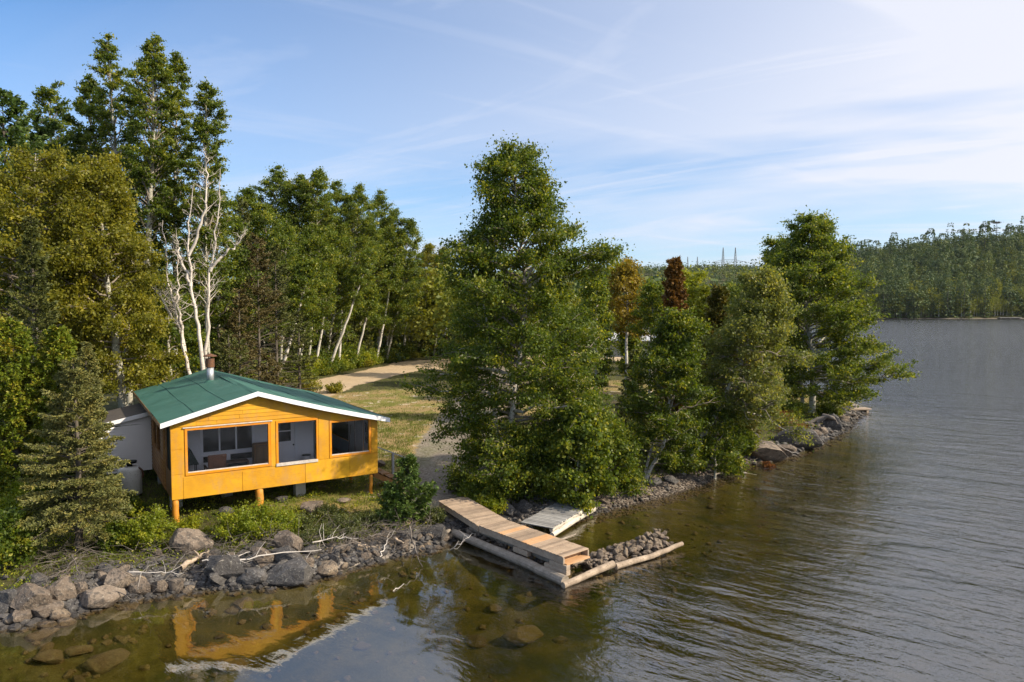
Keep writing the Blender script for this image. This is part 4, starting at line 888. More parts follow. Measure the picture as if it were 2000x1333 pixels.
def relpath(pts, depth, basep):
    """photo points at one depth -> path relative to the base"""
    return [tuple(at_y(x, y, depth + (dz[0] if dz else 0)) - np.array(basep)) for x, y, *dz in pts]
def place(px, depth, z=None):
    x = (px - 1000) / F * depth; return np.array([x, depth, gz(x, depth) - .05 if z is None else z])
def profpx(rows, depth, trunkx, basez):
    """rows: (y_px, xl_px, xr_px); trunkx: function of height -> px of trunk"""
    out = []
    for y, xl, xr in sorted(rows, reverse=True):
        z = at_y(1000, y, depth)[2] - basez; tx = trunkx(y); out.append((z, (tx - xl) / F * depth, (xr - tx) / F * depth))
    return out
def tree_px(name, label, depth, trunk_px, rows, leafm, barkm, seed, **kw):
    """trunk_px: [(x,y)...] from base up (photo pixels), rows: silhouette"""
    b = place(trunk_px[0][0], depth); path = [np.zeros(3)] + [at_y(x, y, depth) - b for x, y in trunk_px[1:]]
    ys = [p[1] for p in trunk_px][::-1]; xs = [p[0] for p in trunk_px][::-1]
    H = path[-1][2]; return broadleaf(name, label, b, H, profpx(rows, depth, lambda y: np.interp(y, ys, xs), b[2]), leafm, barkm, seed, path=path, **kw)

# ---- the trees one by one, from the left of the photograph to the right
# big birch in the middle
tree_px('birch_tree', 'tallest birch in the middle of the shore, dark crown drooping low over the gravel drive', 30.5,
        [(985, 955), (1000, 800), (1030, 600), (1015, 440), (1000, 292)],
        [(292, 965, 1045), (325, 930, 1075), (370, 905, 1100), (430, 885, 1110), (500, 875, 1105), (580, 860, 1110), (660, 850, 1180), (740, 865, 1195), (820, 885, 1180), (900, 900, 1150), (945, 915, 1120)],
        M['leaf_birch'], M['bark_birch'], 5, bare=.06, r0=.14, nlimb=140, nleaf=180000, lsize=.115, cb=.05, low=-.15, clump=.40, rise=.55, droop=.5, drooptips=.18, hang=.2,
        extra=[(3.7, math.pi * .98, 3.6, .28), (4.8, math.pi * 1.05, 3.5, .22), (2.6, math.pi * .95, 2.7, .12), (5.4, math.pi * .93, 3.1, .3), (8.6, .05, 3.6, .55), (9.0, -.2, 3.3, .50), (9.4, .2, 3.1, .42), (8.2, .3, 3.3, .55), (9.6, math.pi, 2.6, .45)],
        stems=[([(0.1, .1, 0), (-.5, .2, 3.4), (-.55, .1, 6.2), (-1.0, .1, 8.5)], .11)])
BL, BA, BD = M['bark_birch'], M['bark_aspen'], M['bark_dark']
# left block
tree_px('birch_tree', 'golden green birch with a huge rounded crown at the left edge, nearest the tall pine', 34,
        [(60, 860), (70, 650), (60, 480), (70, 300)], [(300, 30, 110), (340, -30, 170), (420, -60, 185), (520, -90, 190), (620, -90, 180), (720, -60, 160), (800, -30, 130)],
        M['leaf_gold'], BL, 11, r0=.16, nlimb=84, nleaf=70000, lsize=.14, cb=.12, clump=.38, low=.1, hang=.35, droop=.6)
tree_px('birch_tree', 'golden green birch with drooping leaves over the leaning grey trunk left of the cabin', 35.5,
        [(245, 790), (228, 680), (205, 520), (190, 310)], [(310, 165, 215), (350, 120, 245), (430, 90, 262), (520, 80, 290), (600, 85, 305), (680, 110, 320), (740, 160, 320)],
        M['leaf_gold'], BA, 12, r0=.24, nlimb=90, nleaf=76000, lsize=.14, cb=.24, clump=.38, low=-.1, hang=.4, droop=.7, drooptips=.15)
tree_px('birch_tree', 'yellowish birch low behind the two golden birches at the left', 38, [(150, 800), (150, 330)],
        [(330, 120, 170), (420, 80, 220), (560, 60, 260), (700, 60, 280)], M['leaf_gold'], BL, 13, nlimb=40, nleaf=30000, lsize=.16, cb=.15, clump=.55, hang=.3)
conifer('pine_tree', 'tall bright green pine with upswept boughs at the upper left edge', place(20, 42), (at_y(0, 168, 42)[2] - gz(-41, 42)), 4.2, M['needle_pine'], BD, 21, r0=.26, cb=.35, step=.42, nper=5, twig=30, nsz=.26, power=.75, sag=.0, rise=.35, need=14, ragged=.25, twigw=.3)
conifer('pine_tree', 'second bright green pine right behind the tall pine at the left', place(95, 47), (at_y(0, 225, 47)[2] - gz(-41, 42)), 3.4, M['needle_pine'], BD, 22, r0=.22, cb=.35, step=.42, nper=5, twig=26, nsz=.26, power=.75, sag=.0, rise=.35, need=12, ragged=.25, twigw=.3)
conifer('spruce_tree', 'dull green pointed spruce in front of the golden birches at the left', place(66, 27), at_y(0, 420, 27)[2] - .8, 1.55, M['needle_dark'], BD, 23, r0=.13, cb=.04, step=.2, nper=7, twig=16, nsz=.10, need=14)
conifer('spruce_tree', 'nearest grey green spruce with layered boughs beside the left corner of the cabin', place(140, 22.4), at_y(0, 705, 22.4)[2] - .55, 1.72, M['needle_grey'], BD, 24, r0=.12, cb=.10, step=.17, nper=7, twig=34, nsz=.085, need=22, power=.78, sag=.32, rise=.12, ragged=.22, dead=.10)
conifer('spruce_tree', 'small yellow green spruce just behind the nearest spruce', place(165, 24.6), at_y(0, 672, 24.6)[2] - .7, 1.05, M['needle_grey'], BD, 25, r0=.09, cb=.06, step=.17, nper=7, twig=22, nsz=.085, need=18, power=.75)
conifer('cedar_tree', 'bushy cedar with orange tinged tips left of the cabin', place(112, 25.5), at_y(0, 648, 25.5)[2] - .7, 1.15, M['cedar_green'], BD, 26, r0=.10, cb=.05, step=.14, nper=8, twig=20, nsz=.12, need=16, power=.6, sag=.05, rise=.4)
conifer('cedar_tree', 'darker green cedar at the far left edge', place(22, 25), at_y(0, 640, 25)[2] - .6, 1.4, M['cedar_green'], BD, 27, r0=.10, cb=.05, step=.16, nper=8, twig=20, nsz=.12, need=14, power=.6, sag=.05, rise=.4)
def aspen_px(label, depth, tp, rows, seed, leaf='leaf_aspen', n=26000, **kw):
    a = dict(r0=.15, nlimb=46, nleaf=n, lsize=.17, cb=.30, clump=.48, rise=.95, low=.8, bare=.12, cat='tree'); a.update(kw)
    return tree_px('aspen_tree', label, depth, tp, rows, M[leaf], BA, seed, **a)
aspen_px('tallest aspen, its sparse dark top reaching highest at the left', 45, [(250, 800), (235, 400), (208, 78)], [(80, 200, 220), (130, 190, 252), (220, 170, 275), (300, 150, 290), (420, 140, 290), (560, 160, 290)], 31, 'leaf_aspen', 46000, nlimb=100, clump=.25, bare=.38, r0=.2, rise=1.5, lsize=.13)
aspen_px('tall aspen with a thick white trunk right of the tallest aspen', 43, [(290, 790), (287, 560), (296, 330), (302, 84)], [(84, 292, 315), (140, 268, 335), (220, 258, 350), (300, 250, 360), (400, 235, 350), (520, 240, 335)], 32, 'leaf_aspen', 44000, nlimb=96, clump=.25, bare=.38, r0=.26, rise=1.5, cb=.48, lsize=.13)
aspen_px('slim aspen with a forked top between the two tallest aspens and the bare birches', 46, [(340, 800), (340, 450), (347, 106)], [(106, 340, 356), (170, 322, 368), (260, 312, 385), (360, 300, 400), (500, 300, 400)], 33, 'leaf_aspen', 32000, nlimb=84, clump=.25, bare=.38, rise=1.5, lsize=.13)
aspen_px('aspen with a thin spire of dark leaves above the bare white birches', 44, [(405, 790), (400, 450), (404, 152)], [(152, 399, 410), (200, 388, 438), (260, 380, 440), (330, 350, 435), (450, 335, 455), (600, 340, 460)], 34, 'leaf_aspen', 42000, nlimb=90, clump=.27, bare=.25, rise=1.5, lsize=.13)
aspen_px('low broad green aspen behind the bare white birches', 48, [(430, 800), (420, 380)], [(380, 400, 450), (450, 370, 480), (560, 350, 490), (680, 350, 500)], 35, 'leaf_aspen', 26000, cb=.1)
aspen_px('dark green aspen with a small pointed top left of the tallest aspen', 47, [(180, 800), (178, 400), (176, 150)], [(150, 170, 184), (200, 150, 205), (300, 130, 225), (420, 120, 240), (560, 120, 240)], 36, 'leaf_birch', 32000, nlimb=80, clump=.30, bare=.2, rise=1.4)
aspen_px('aspen with a loose double top between the pines and the dark aspen', 52, [(110, 800), (105, 400), (95, 176)], [(176, 80, 112), (230, 66, 135), (300, 50, 150), (420, 50, 160)], 37, 'leaf_birch', 28000, nlimb=80, clump=.28, bare=.3, rise=1.4)
aspen_px('full green aspen filling the gap under the spire at the left', 50, [(300, 800), (300, 300)], [(300, 270, 320), (370, 250, 370), (500, 230, 390), (650, 230, 390)], 38, 'leaf_aspen', 30000, cb=.1)
aspen_px('dense aspen in the shade behind the leaning grey trunk', 41, [(330, 790), (325, 560)], [(560, 290, 350), (640, 260, 380), (740, 250, 390)], 39, 'leaf_birch', 20000, cb=.1, nlimb=34)
# bare white birches behind the cabin roof
b = place(372, 37.5)
deadtree('dead_birch', 'bare white birch with twisting stems rising from behind the cabin roof, left one', b, 9, 41, M['bark_dead'],
         [relpath([(372, 735), (350, 640), (330, 560), (318, 430)], 37.5, b), relpath([(362, 690), (348, 610), (345, 540), (350, 470)], 37.5, b), relpath([(352, 650), (320, 590), (290, 540), (248, 500)], 37.5, b)], r0=.12)
b = place(398, 37)
deadtree('dead_birch', 'bare white birch forked into three stems right behind the chimney', b, 10, 42, M['bark_dead'],
         [relpath([(398, 735), (388, 640), (372, 560), (366, 450), (378, 360)], 37, b), relpath([(372, 560), (350, 500), (345, 460)], 37, b), relpath([(368, 500), (400, 420), (405, 330), (400, 290)], 37, b)], r0=.14)
b = place(405, 38)
deadtree('dead_birch', 'bare white birch bending right with one long side limb over the dark spruces', b, 10, 43, M['bark_dead'],
         [relpath([(402, 735), (406, 620), (412, 520), (425, 430), (430, 330)], 38, b), relpath([(411, 530), (440, 495), (465, 475), (484, 448)], 38, b)], r0=.12)
b = place(290, 40)
# sparse brownish spruces in the middle
for i, (px, d, ty, R_, mt, lab, dd) in enumerate([
        (505, 48, 452, 1.9, 'needle_brown', 'brownish half bare spruce with bare lower branches behind the cabin roof', .45), (468, 46, 560, 1.5, 'needle_brown', 'shorter brownish spruce left of the half bare spruce', .4),
        (540, 50, 480, 1.6, 'needle_dark', 'thin dark spruce right of the brownish spruce', .45), (430, 49, 500, 1.5, 'needle_dark', 'dark spruce half hidden by the bare white birches', .2), (584, 52, 610, 1.5, 'needle_dark', 'short dark spruce near the road edge behind the cabin', .2),
        (446, 43, 640, 1.6, 'needle_dark', 'small dark spruce close behind the roof ridge', .15), (520, 44, 690, 1.3, 'needle_brown', 'smallest brownish spruce close behind the green roof', .3), (478, 54, 385, 1.5, 'needle_dark', 'narrow dark spruce tip left of the aspen stand', .1)]):
    conifer('spruce_tree', lab, place(px, d), at_y(0, ty, d)[2] - 1.3, R_, M[mt], BD, 50 + i, r0=.13, cb=.06, step=.30, nper=6, twig=14, nsz=.15, need=10, dead=dd, ragged=.35, power=.6)
# aspen stand along the road
random.seed(5)
STAND = [(485, 372, 60, 30, 0), (540, 328, 62, 42, 8), (585, 345, 66, 38, 5), (622, 332, 64, 34, 14), (660, 355, 62, 44, 22), (702, 362, 66, 40, 30), (742, 376, 68, 36, 28), (770, 410, 66, 34, 26), (800, 432, 70, 32, 30), (838, 478, 74, 34, 22), (866, 486, 78, 32, 12),
         (560, 430, 56, 46, 10), (610, 440, 57, 44, 18), (668, 440, 58, 42, 22), (725, 450, 60, 42, 24), (780, 490, 64, 40, 20), (828, 540, 68, 38, 14), (520, 400, 66, 44, 5), (590, 390, 72, 44, 8), (640, 400, 74, 44, 10), (690, 410, 76, 44, 10), (750, 440, 78, 44, 8)]
STL = ['aspen at the left end of the roadside stand', 'highest broad aspen of the roadside stand, left of its middle', 'aspen just right of the highest one in the roadside stand', 'narrow topped aspen in the middle of the roadside stand', 'wide aspen right of the middle of the roadside stand', 'leaning aspen with a twin top in the roadside stand',
       'leaning aspen left of where the stand starts to drop', 'aspen where the top line of the stand starts to drop', 'aspen on the falling right shoulder of the stand', 'yellowish aspen low on the right end of the stand', 'last yellowish aspen of the stand, beside the big birch']
YE = lambda px: float(np.interp(px, [430, 560, 620, 740, 820, 880], [772, 750, 738, 715, 702, 694]))
DE = lambda px: 7.1 * F / (YE(px) - 597)
for i, (px, ty, d, hw, lean) in enumerate(STAND):
    d = max(d, DE(px - lean * 1.6) + 2 + (d % 7) * 1.2)
    by = 597 + (CH - 1.35) * F / d; mid = (ty + by) / 2
    lab = STL[i] if i < len(STL) else 'green aspen inside the dense roadside stand'
    kw = dict(group='aspens inside the roadside stand') if i >= len(STL) else {}
    n = 34000 if i < 11 else 22000
    aspen_px(lab, d, [(px - lean * 1.6, by), (px - lean * .5, mid), (px, ty)], [(ty, px - 5, px + 6), (ty + 22, px - hw * .72, px + hw * .72), (ty + 90, px - hw - lean * .1, px + hw), (ty + 170, px - hw - lean * .4, px + hw * .9), (ty + 260, px - hw * .8 - lean, px + hw * .8)], 60 + i,
             'leaf_gold' if i in (9, 10) else 'leaf_aspen', n, cb=.25 if i < 11 else .18, nlimb=74, lsize=.17, clump=.46, bare=.16, rise=.85, r0=.13, **kw)
# conspicuous white trunks in the stand
for i, (x0, y0, x1, y1, d) in enumerate([(538, 738, 596, 560, 57), (733, 706, 768, 520, 62), (612, 720, 640, 560, 58), (636, 700, 708, 540, 60), (688, 700, 720, 600, 61), (785, 690, 800, 560, 66), (660, 690, 668, 560, 62), (575, 700, 590, 600, 58)]):
    d = DE(x0) + 1.5 + (i % 3); b = place(x0, d); q = at_y(x1, y1, d) - b; top = q * 1.25
    labs = ['leaning white trunked aspen at the left of the road edge', 'white trunked young birch standing clear at the road edge, with dark knots', 'white trunked aspen left of the stand centre near the road', 'strongly leaning white trunked aspen in the stand', 'thin leaning white trunked aspen near the road edge', 'white trunked aspen beside the reddish cottage', 'thin straight white trunked aspen deep in the stand', 'short white trunked aspen in the left shade of the stand']
    broadleaf('aspen_tree', labs[i], b, top[2], [(top[2] * .5, .9, .9), (top[2] * .8, 1.3, 1.3), (top[2], .4, .4)], M['leaf_aspen'], BL, 90 + i, path=[(0, 0, 0), tuple(q * .5 + np.array([.1, 0, 0])), tuple(q), tuple(top)], r0=.15, nlimb=20, nleaf=7000, lsize=.19, cb=.55, clump=.5, rise=.8)
# trees and shrubs right of the big birch
tree_px('maple_tree', 'bright green leafy young maple at the foot of the big birch, right side', 28.5, [(1120, 985), (1130, 900), (1140, 790)], [(790, 1125, 1160), (830, 1095, 1185), (880, 1075, 1200), (930, 1065, 1190), (970, 1080, 1160)],
        M['leaf_aspen'], BA, 101, r0=.05, nlimb=30, nleaf=22000, lsize=.14, cb=.05, clump=.38, low=.2, asp=.85)
tree_px('alder_tree', 'dark green alder hanging over the grey dock section', 29.6, [(1040, 985), (1045, 860)], [(860, 1000, 1090), (900, 960, 1110), (950, 950, 1115), (985, 970, 1100)], M['leaf_birch'], BA, 102, r0=.06, nlimb=34, nleaf=24000, lsize=.11, cb=.05, clump=.4, low=-.1)
tree_px('alder_tree', 'dark green alder between the bright maple and the slim leaning birch', 30.4, [(1190, 975), (1190, 830)], [(830, 1165, 1215), (880, 1135, 1245), (930, 1125, 1255), (965, 1140, 1240)], M['leaf_birch'], BA, 103, r0=.06, nlimb=34, nleaf=24000, lsize=.11, cb=.05, clump=.4, low=-.1)
tree_px('birch_tree', 'birch with a white stem leaning right out of the bank, behind the cobble beach', 32.5, [(1262, 930), (1300, 860), (1310, 760), (1330, 612)],
        [(612, 1310, 1345), (650, 1270, 1365), (710, 1235, 1390), (780, 1215, 1405), (850, 1205, 1400), (900, 1215, 1370)], M['leaf_birch'], BL, 104, back=.25, r0=.09, nlimb=70, nleaf=66000, lsize=.115, cb=.10, clump=.32, low=0, hang=.15,
        stems=[([(0, .2, 0), (.35, .3, 1.6), (1.2, .2, 3.2), (1.5, .1, 4.6)], .07)])
tree_px('birch_tree', 'slanting white birch trunk with a grey green crown leaning over the water', 34, [(1335, 930), (1385, 830), (1440, 730), (1470, 650), (1500, 535)],
        [(535, 1460, 1520), (570, 1435, 1545), (640, 1415, 1560), (700, 1400, 1575), (770, 1400, 1570), (830, 1420, 1550), (880, 1455, 1530)], M['leaf_grey'], BL, 105, back=.5, r0=.14, nlimb=76, nleaf=64000, lsize=.12, cb=.34, clump=.36, low=-.5, hang=.3, droop=.5, drooptips=.25)
tree_px('alder_tree', 'leafy alder low on the bank under the slanting birch', 34.5, [(1400, 925), (1400, 790)], [(790, 1370, 1430), (830, 1345, 1460), (880, 1340, 1465), (910, 1350, 1440)], M['leaf_birch'], BA, 106, r0=.05, nlimb=30, nleaf=20000, lsize=.12, cb=.05, clump=.4, low=0)
conifer('cedar_tree', 'rust brown pointed cedar standing highest behind the slim birch', place(1316, 44), at_y(0, 492, 44)[2] - 1.3, .95, M['cedar_rust'], BD, 107, r0=.13, cb=.12, step=.16, nper=8, twig=14, nsz=.18, need=12, power=.5, sag=.05, rise=.5)
conifer('cedar_tree', 'shorter olive brown cedar right of the rust brown one', place(1405, 42), at_y(0, 543, 42)[2] - 1.2, 1.25, M['cedar_olive'], BD, 108, r0=.13, cb=.08, step=.16, nper=8, twig=16, nsz=.18, need=12, power=.55, sag=.05, rise=.5)
conifer('cedar_tree', 'dark dense cedar in shade behind the slanting birch', place(1440, 40), at_y(0, 600, 40)[2] - 1.2, 1.35, M['cedar_olive'], BD, 109, r0=.13, cb=.05, step=.18, nper=8, twig=16, nsz=.16, need=10, power=.55, sag=.05, rise=.5)
conifer('spruce_tree', 'small dark spruce by the white roofed shed', place(1240, 40), at_y(0, 665, 40)[2] - 1.2, 1.2, M['needle_dark'], BD, 110, r0=.09, cb=.05, step=.2, nper=7, twig=14, nsz=.14, need=10)
tree_px('maple_tree', 'yellow green maple glowing between the two brown cedars', 56, [(1355, 750), (1345, 535)], [(535, 1325, 1362), (565, 1290, 1378), (610, 1285, 1388), (660, 1300, 1380)], M['leaf_yellow'], BA, 111, nlimb=34, nleaf=20000, lsize=.2, cb=.2, clump=.55, low=.5)
tree_px('birch_tree', 'orange tinged birch behind the big birch, right side', 52, [(1225, 760), (1225, 518)], [(518, 1210, 1242), (550, 1185, 1262), (600, 1175, 1268), (650, 1180, 1262)], M['leaf_orange'], BL, 112, nlimb=38, nleaf=17000, lsize=.18, cb=.5, clump=.5, low=.4, bare=.15)
tree_px('birch_tree', 'green birch half hidden behind the right limb of the big birch', 44, [(1165, 790), (1165, 520)], [(530, 1150, 1172), (580, 1125, 1188), (660, 1115, 1190), (740, 1115, 1190)], M['leaf_aspen'], BL, 113, nlimb=36, nleaf=17000, lsize=.15, cb=.25, bare=.25, clump=.5, low=.3)
tree_px('birch_tree', 'loose birch over the orange tinged birch and the shed', 46, [(1270, 780), (1275, 560)], [(560, 1255, 1290), (600, 1235, 1300), (640, 1230, 1300)], M['leaf_aspen'], BL, 114, nlimb=30, nleaf=8000, lsize=.16, cb=.6, clump=.45, bare=.2)
# large tree on the point
tree_px('poplar_tree', 'large spreading poplar on the point, its crown hanging out over the lake', 52, [(1590, 800), (1588, 700), (1570, 600), (1590, 434)],
        [(434, 1560, 1625), (460, 1520, 1665), (510, 1497, 1680), (570, 1505, 1690), (630, 1520, 1712), (680, 1525, 1730), (730, 1530, 1728), (765, 1535, 1720), (790, 1545, 1700)], M['leaf_aspen'], BA, 121, r0=.24, nlimb=120, nleaf=125000, lsize=.16, cb=.09, clump=.48, low=-.35, rise=.75, bare=.06,
        extra=[(4.2, .05, 2.9, .10), (4.6, -.4, 3.4, .12), (3.2, .3, 3.4, .0)], stems=[([(-.5, .4, 0), (-.7, .5, 3), (-.4, .6, 6)], .16)])
tree_px('birch_tree', 'narrow green birch just left of the spreading poplar', 56, [(1530, 790), (1520, 470)], [(470, 1505, 1530), (520, 1495, 1550), (620, 1490, 1560), (740, 1495, 1565)], M['leaf_aspen'], BL, 122, nlimb=40, nleaf=26000, lsize=.19, cb=.12, clump=.55, low=.2)
# shade trees behind the shore row, mostly hidden
for i, (px, ty, d, hw, lf) in enumerate([(1000, 560, 62, 60, 'leaf_aspen'), (930, 540, 70, 50, 'leaf_aspen'), (1085, 570, 66, 50, 'leaf_aspen'), (1335, 610, 74, 24, 'leaf_aspen'), (1440, 560, 80, 44, 'leaf_aspen'), (1480, 590, 66, 40, 'leaf_birch'), (1385, 600, 90, 40, 'leaf_aspen'), (1228, 598, 64, 17, 'leaf_aspen'), (1150, 575, 84, 30, 'leaf_aspen'), (1100, 560, 92, 36, 'leaf_gold')]):
    by = 597 + (CH - 1.35) * F / d
    tree_px('birch_tree', 'green tree in the row behind the shoreline trees', d, [(px, by), (px + 3, ty)], [(ty, px - 10, px + 12), (ty + 30, px - hw * .7, px + hw * .7), (ty + 80, px - hw, px + hw), (by - 20, px - hw * .8, px + hw * .8)], M[lf], BL, 130 + i, nlimb=32, nleaf=15000, lsize=.22, cb=.15, clump=.6, low=.4, group='trees in the row behind the shoreline trees')

# ------------------------------------------------------------------ the wooded hill across the bay
def far_conifer_proto(seed, H, R, layers, nq, irregular=.25, cbf=.0, qs=.8):
    rg = np.random.default_rng(seed); C_ = []; n = nq
    lay = np.sort(rg.uniform(cbf, 1, layers)); li = rg.integers(0, layers, n); t = np.clip(lay[li] + rg.normal(size=n) * (.012 if cbf == 0 else .035), cbf, 1); ph = rg.uniform(0, 2 * np.pi, n)
    nb = rg.uniform(1 - irregular * 1.8, 1 + irregular, (layers, 9)); k = (ph / (2 * np.pi) * 9).astype(int)
    tt = (t - cbf) / (1 - cbf); r = R * (1 - tt) ** .8 * nb[li, k] * rg.uniform(.25, 1, n) ** .6 + .05; z = t * H - r * .22
    c = np.stack([np.cos(ph) * r, np.sin(ph) * r, z], 1); d = np.stack([np.cos(ph) * .8, np.sin(ph) * .8, rg.uniform(-1.1, -.1, n)], 1) + rg.normal(size=(n, 3)) * .25
    d = unit(d); nr = unit(rg.normal(size=(n, 3)) + np.array([0, 0, .6])); b_ = unit(np.cross(nr, d)); s = (qs * rg.uniform(.6, 1.2, n) * (1.15 - .6 * tt))[:, None]
    return np.stack([c - d * s * .5, c + b_ * s * .36, c + d * s * .5, c - b_ * s * .36], 1).reshape(-1, 3), rg.random(n)
def far_broad_proto(seed, H, R, nq, qs=.7):
    rg = np.random.default_rng(seed); nc = 16; ph = rg.uniform(0, 2 * np.pi, nc); t = rg.uniform(.3, .92, nc); rr = R * np.sin(np.pi * (t * .8 + .12)) * rg.uniform(.3, .8, nc)
    cen = np.stack([np.cos(ph) * rr, np.sin(ph) * rr, t * H], 1); i = rg.integers(0, nc, nq); o = unit(rg.normal(size=(nq, 3))) * rg.uniform(.5, 1, nq)[:, None] * R * .45
    c = cen[i] + o * np.array([1, 1, 1.15]); return leaf_quads(c, qs, rg, .7, .3), rg.random(nq)
FC = [far_conifer_proto(s, 1, .13 + .015 * (s % 3), 30, 420, qs=.062) for s in range(4)] + [far_conifer_proto(10 + s, 1, .24, 12, 420, .5, .35, qs=.075) for s in range(3)]
FB = [far_broad_proto(s, 1, .34, 520, .048) for s in range(4)]
FSM = [far_conifer_proto(20 + s, 1, .2, 12, 60, qs=.16) for s in range(3)]
FSB = [far_broad_proto(20 + s, 1, .34, 60, .18) for s in range(2)]
def stuff_forest(name, pts, protos, Hs, mat, seed, label, cat):
    rg = np.random.default_rng(seed); Vs = []; Rs = []
    ang = rg.uniform(0, 2 * np.pi, len(pts)); w_ = rg.uniform(.85, 1.25, len(pts)); k = rg.integers(0, len(protos), len(pts)); br = rg.random(len(pts))
    for i in range(len(pts)):
        V, r = protos[k[i]]; c, s = math.cos(ang[i]) * w_[i], math.sin(ang[i]) * w_[i]
        Q = np.stack([V[:, 0] * c - V[:, 1] * s, V[:, 0] * s + V[:, 1] * c, V[:, 2]], 1) * Hs[i] + pts[i]; Vs.append(Q); Rs.append(np.clip(r * .3 + br[i] * .7, 0, 1))
    V = np.concatenate(Vs); o = npmesh(name, V, np.arange(len(V)).reshape(-1, 4), mat, rnd=np.concatenate(Rs)); tag(o, label, cat, kind='stuff')
def farwood():
    rg = np.random.default_rng(77)
    # wooded hill on the right
    n = 2700; y = 445 + 295 * rg.random(n) ** 1.25; x = y * rg.uniform(.30, .92, n); P = np.stack([x, y], 1); d = sdf(P); P = P[d > 1]; z = height(P); d = sdf(P)
    bro = rg.random(len(P)) < np.where(d < 45, .5, .25); pts = np.column_stack([P, z - .3])
    H = np.where(bro, rg.uniform(10, 17, len(P)), rg.uniform(14, 25, len(P)) * np.where(rg.random(len(P)) < .12, 1.35, 1))
    stuff_forest('far_spruce_wood', pts[~bro], FC[:4] + FC[:4] + FC[4:6], H[~bro], M['far_conifer'], 1, 'dense spruce and pine wood covering the hill across the bay', 'forest')
    stuff_forest('far_birch_wood', pts[bro], FB, H[bro], M['far_broad'], 2, 'yellow green birches scattered through the wooded hill across the bay', 'forest')
    n = 2600; y = rg.uniform(380, 480, n); x = y * rg.uniform(.36, .95, n); P = np.stack([x, y], 1); d = sdf(P); P = P[(d > -.5) & (d < 5)]; pts = np.column_stack([P, height(P) - .2]); print('far shrubs', len(P))
    stuff_forest('far_shore_shrubs', pts, FSB, rg.uniform(2, 4.5, len(P)), M['far_broad'], 8, 'low shrubs hanging over the far waterline', 'shrubs')
    # ridge behind, low-lying wood in between
    n = 5200; y = rg.uniform(170, 1330, n); x = y * rg.uniform(-.05, .46, n); P = np.stack([x, y], 1); keep = (sdf(P) > 4) & ((P[:, 0] > 72) | (P[:, 1] > 128)); P = P[keep]; z = height(P); bro = rg.random(len(P)) < .28; pts = np.column_stack([P, z - .3])
    H = np.where(bro, rg.uniform(8, 14, len(P)), rg.uniform(10, 19, len(P))); stuff_forest('ridge_spruce_wood', pts[~bro], FSM, H[~bro], M['far_conifer'], 3, 'distant dark wood on the low ridge under the pylons', 'forest')
    stuff_forest('ridge_birch_wood', pts[bro], FSB, H[bro], M['far_broad'], 4, 'lighter trees scattered over the low distant ridge', 'forest')
    # wood behind the left tree wall so that no bare ground shows
    n = 500; y = rg.uniform(84, 170, n); x = y * rg.uniform(-.8, .02, n); P = np.stack([x, y], 1); z = height(P); bro = rg.random(n) < .6; pts = np.column_stack([P, z - .3]); H = rg.uniform(8, 13, n)
    stuff_forest('back_wood', pts[bro], FB, H[bro], M['far_broad'], 5, 'shaded wood seen between the trunks of the aspen stand', 'forest'); stuff_forest('back_spruce_wood', pts[~bro], FC[:4], H[~bro], M['far_conifer'], 6, 'dark spruces seen between the trunks of the aspen stand', 'forest')
    # trees one can tell apart: the row along the far shore and the pines standing above the skyline
    protos = {}
    def proto(kind, k):
        if (kind, k) in protos: return protos[(kind, k)]
        V, r = {'c': FC, 'b': FB}[kind][k]; T = empty({'c': 'far_spruce' if k < 4 else 'far_pine', 'b': 'far_birch'}[kind], (0, 0, 0))
        v, f = tube_np([(np.array([(0, 0, 0), (.004, 0, .5), (0, 0, .97)]), np.array([.012, .009, .002]))], 5)
        npmesh('trunk', v, f, BD if kind == 'c' else BL, T); npmesh('crown', V, np.arange(len(V)).reshape(-1, 4), M['far_conifer'] if kind == 'c' else M['far_broad'], T, rnd=r); protos[(kind, k)] = [T, False]; return protos[(kind, k)]
    def put(kind, k, loc, H, label, cat, group=None):
        pr = proto(kind, k)
        if not pr[1]: o = pr[0]; pr[1] = True; o.location = tuple(float(c) for c in loc)
        else: o = copy_tree(pr[0], loc)
        o.rotation_euler.z = rg.uniform(0, 6.28); w_ = H * rg.uniform(.9, 1.15); o.scale = (w_, w_, H); o['label'] = label; o['category'] = cat
        if group: o['group'] = group
        elif 'group' in o: del o['group']
        return o
    for i in range(95):
        az = .515 + i * .0040; yb = 470.
        for _ in range(40):
            if sdf([(az * yb, yb)])[0] > 1.2: break
            yb += 1.5
        for _ in range(60):
            if sdf([(az * yb, yb)])[0] < 1.2: break
            yb -= 1.5
        x, y = az * yb + rg.uniform(-1, 1), yb + rg.uniform(0, 3.0); bro = rg.random() < .5
        put('b' if bro else 'c', int(rg.integers(0, 4)), (x, y, gz(x, y) - .3), rg.uniform(8, 14) if bro else rg.uniform(12, 23), 'yellowish birch in the row along the far shore' if bro else 'dark spruce in the row along the far shore', 'tree', 'birches along the far shore' if bro else 'spruces along the far shore')
    sky = [(1712, 470, 5), (1738, 474, 4), (1770, 468, 4), (1803, 458, 5), (1832, 462, 6), (1843, 456, 5), (1880, 446, 2), (1925, 432, 4), (1984, 443, 5), (1866, 470, 1), (1900, 472, 0), (1960, 466, 1)]
    sl_ = ['leftmost pine standing above the hill skyline', 'broad pine second from the left on the hill skyline', 'bushy pine just before the first gap on the hill skyline', 'slim pine with a tufted top on the hill skyline', 'small crooked pine beside the tufted one on the hill skyline', 'pine with spreading top boughs, middle of the hill skyline', 'dense broad spruce poking above the middle of the hill skyline', 'tallest dark pine on the hill skyline, left of the nest tree', 'big pine at the right edge of the hill skyline', 'short pointed spruce between two pines of the hill skyline', 'short spruce under the tallest skyline pine', 'short spruce left of the right edge pine']
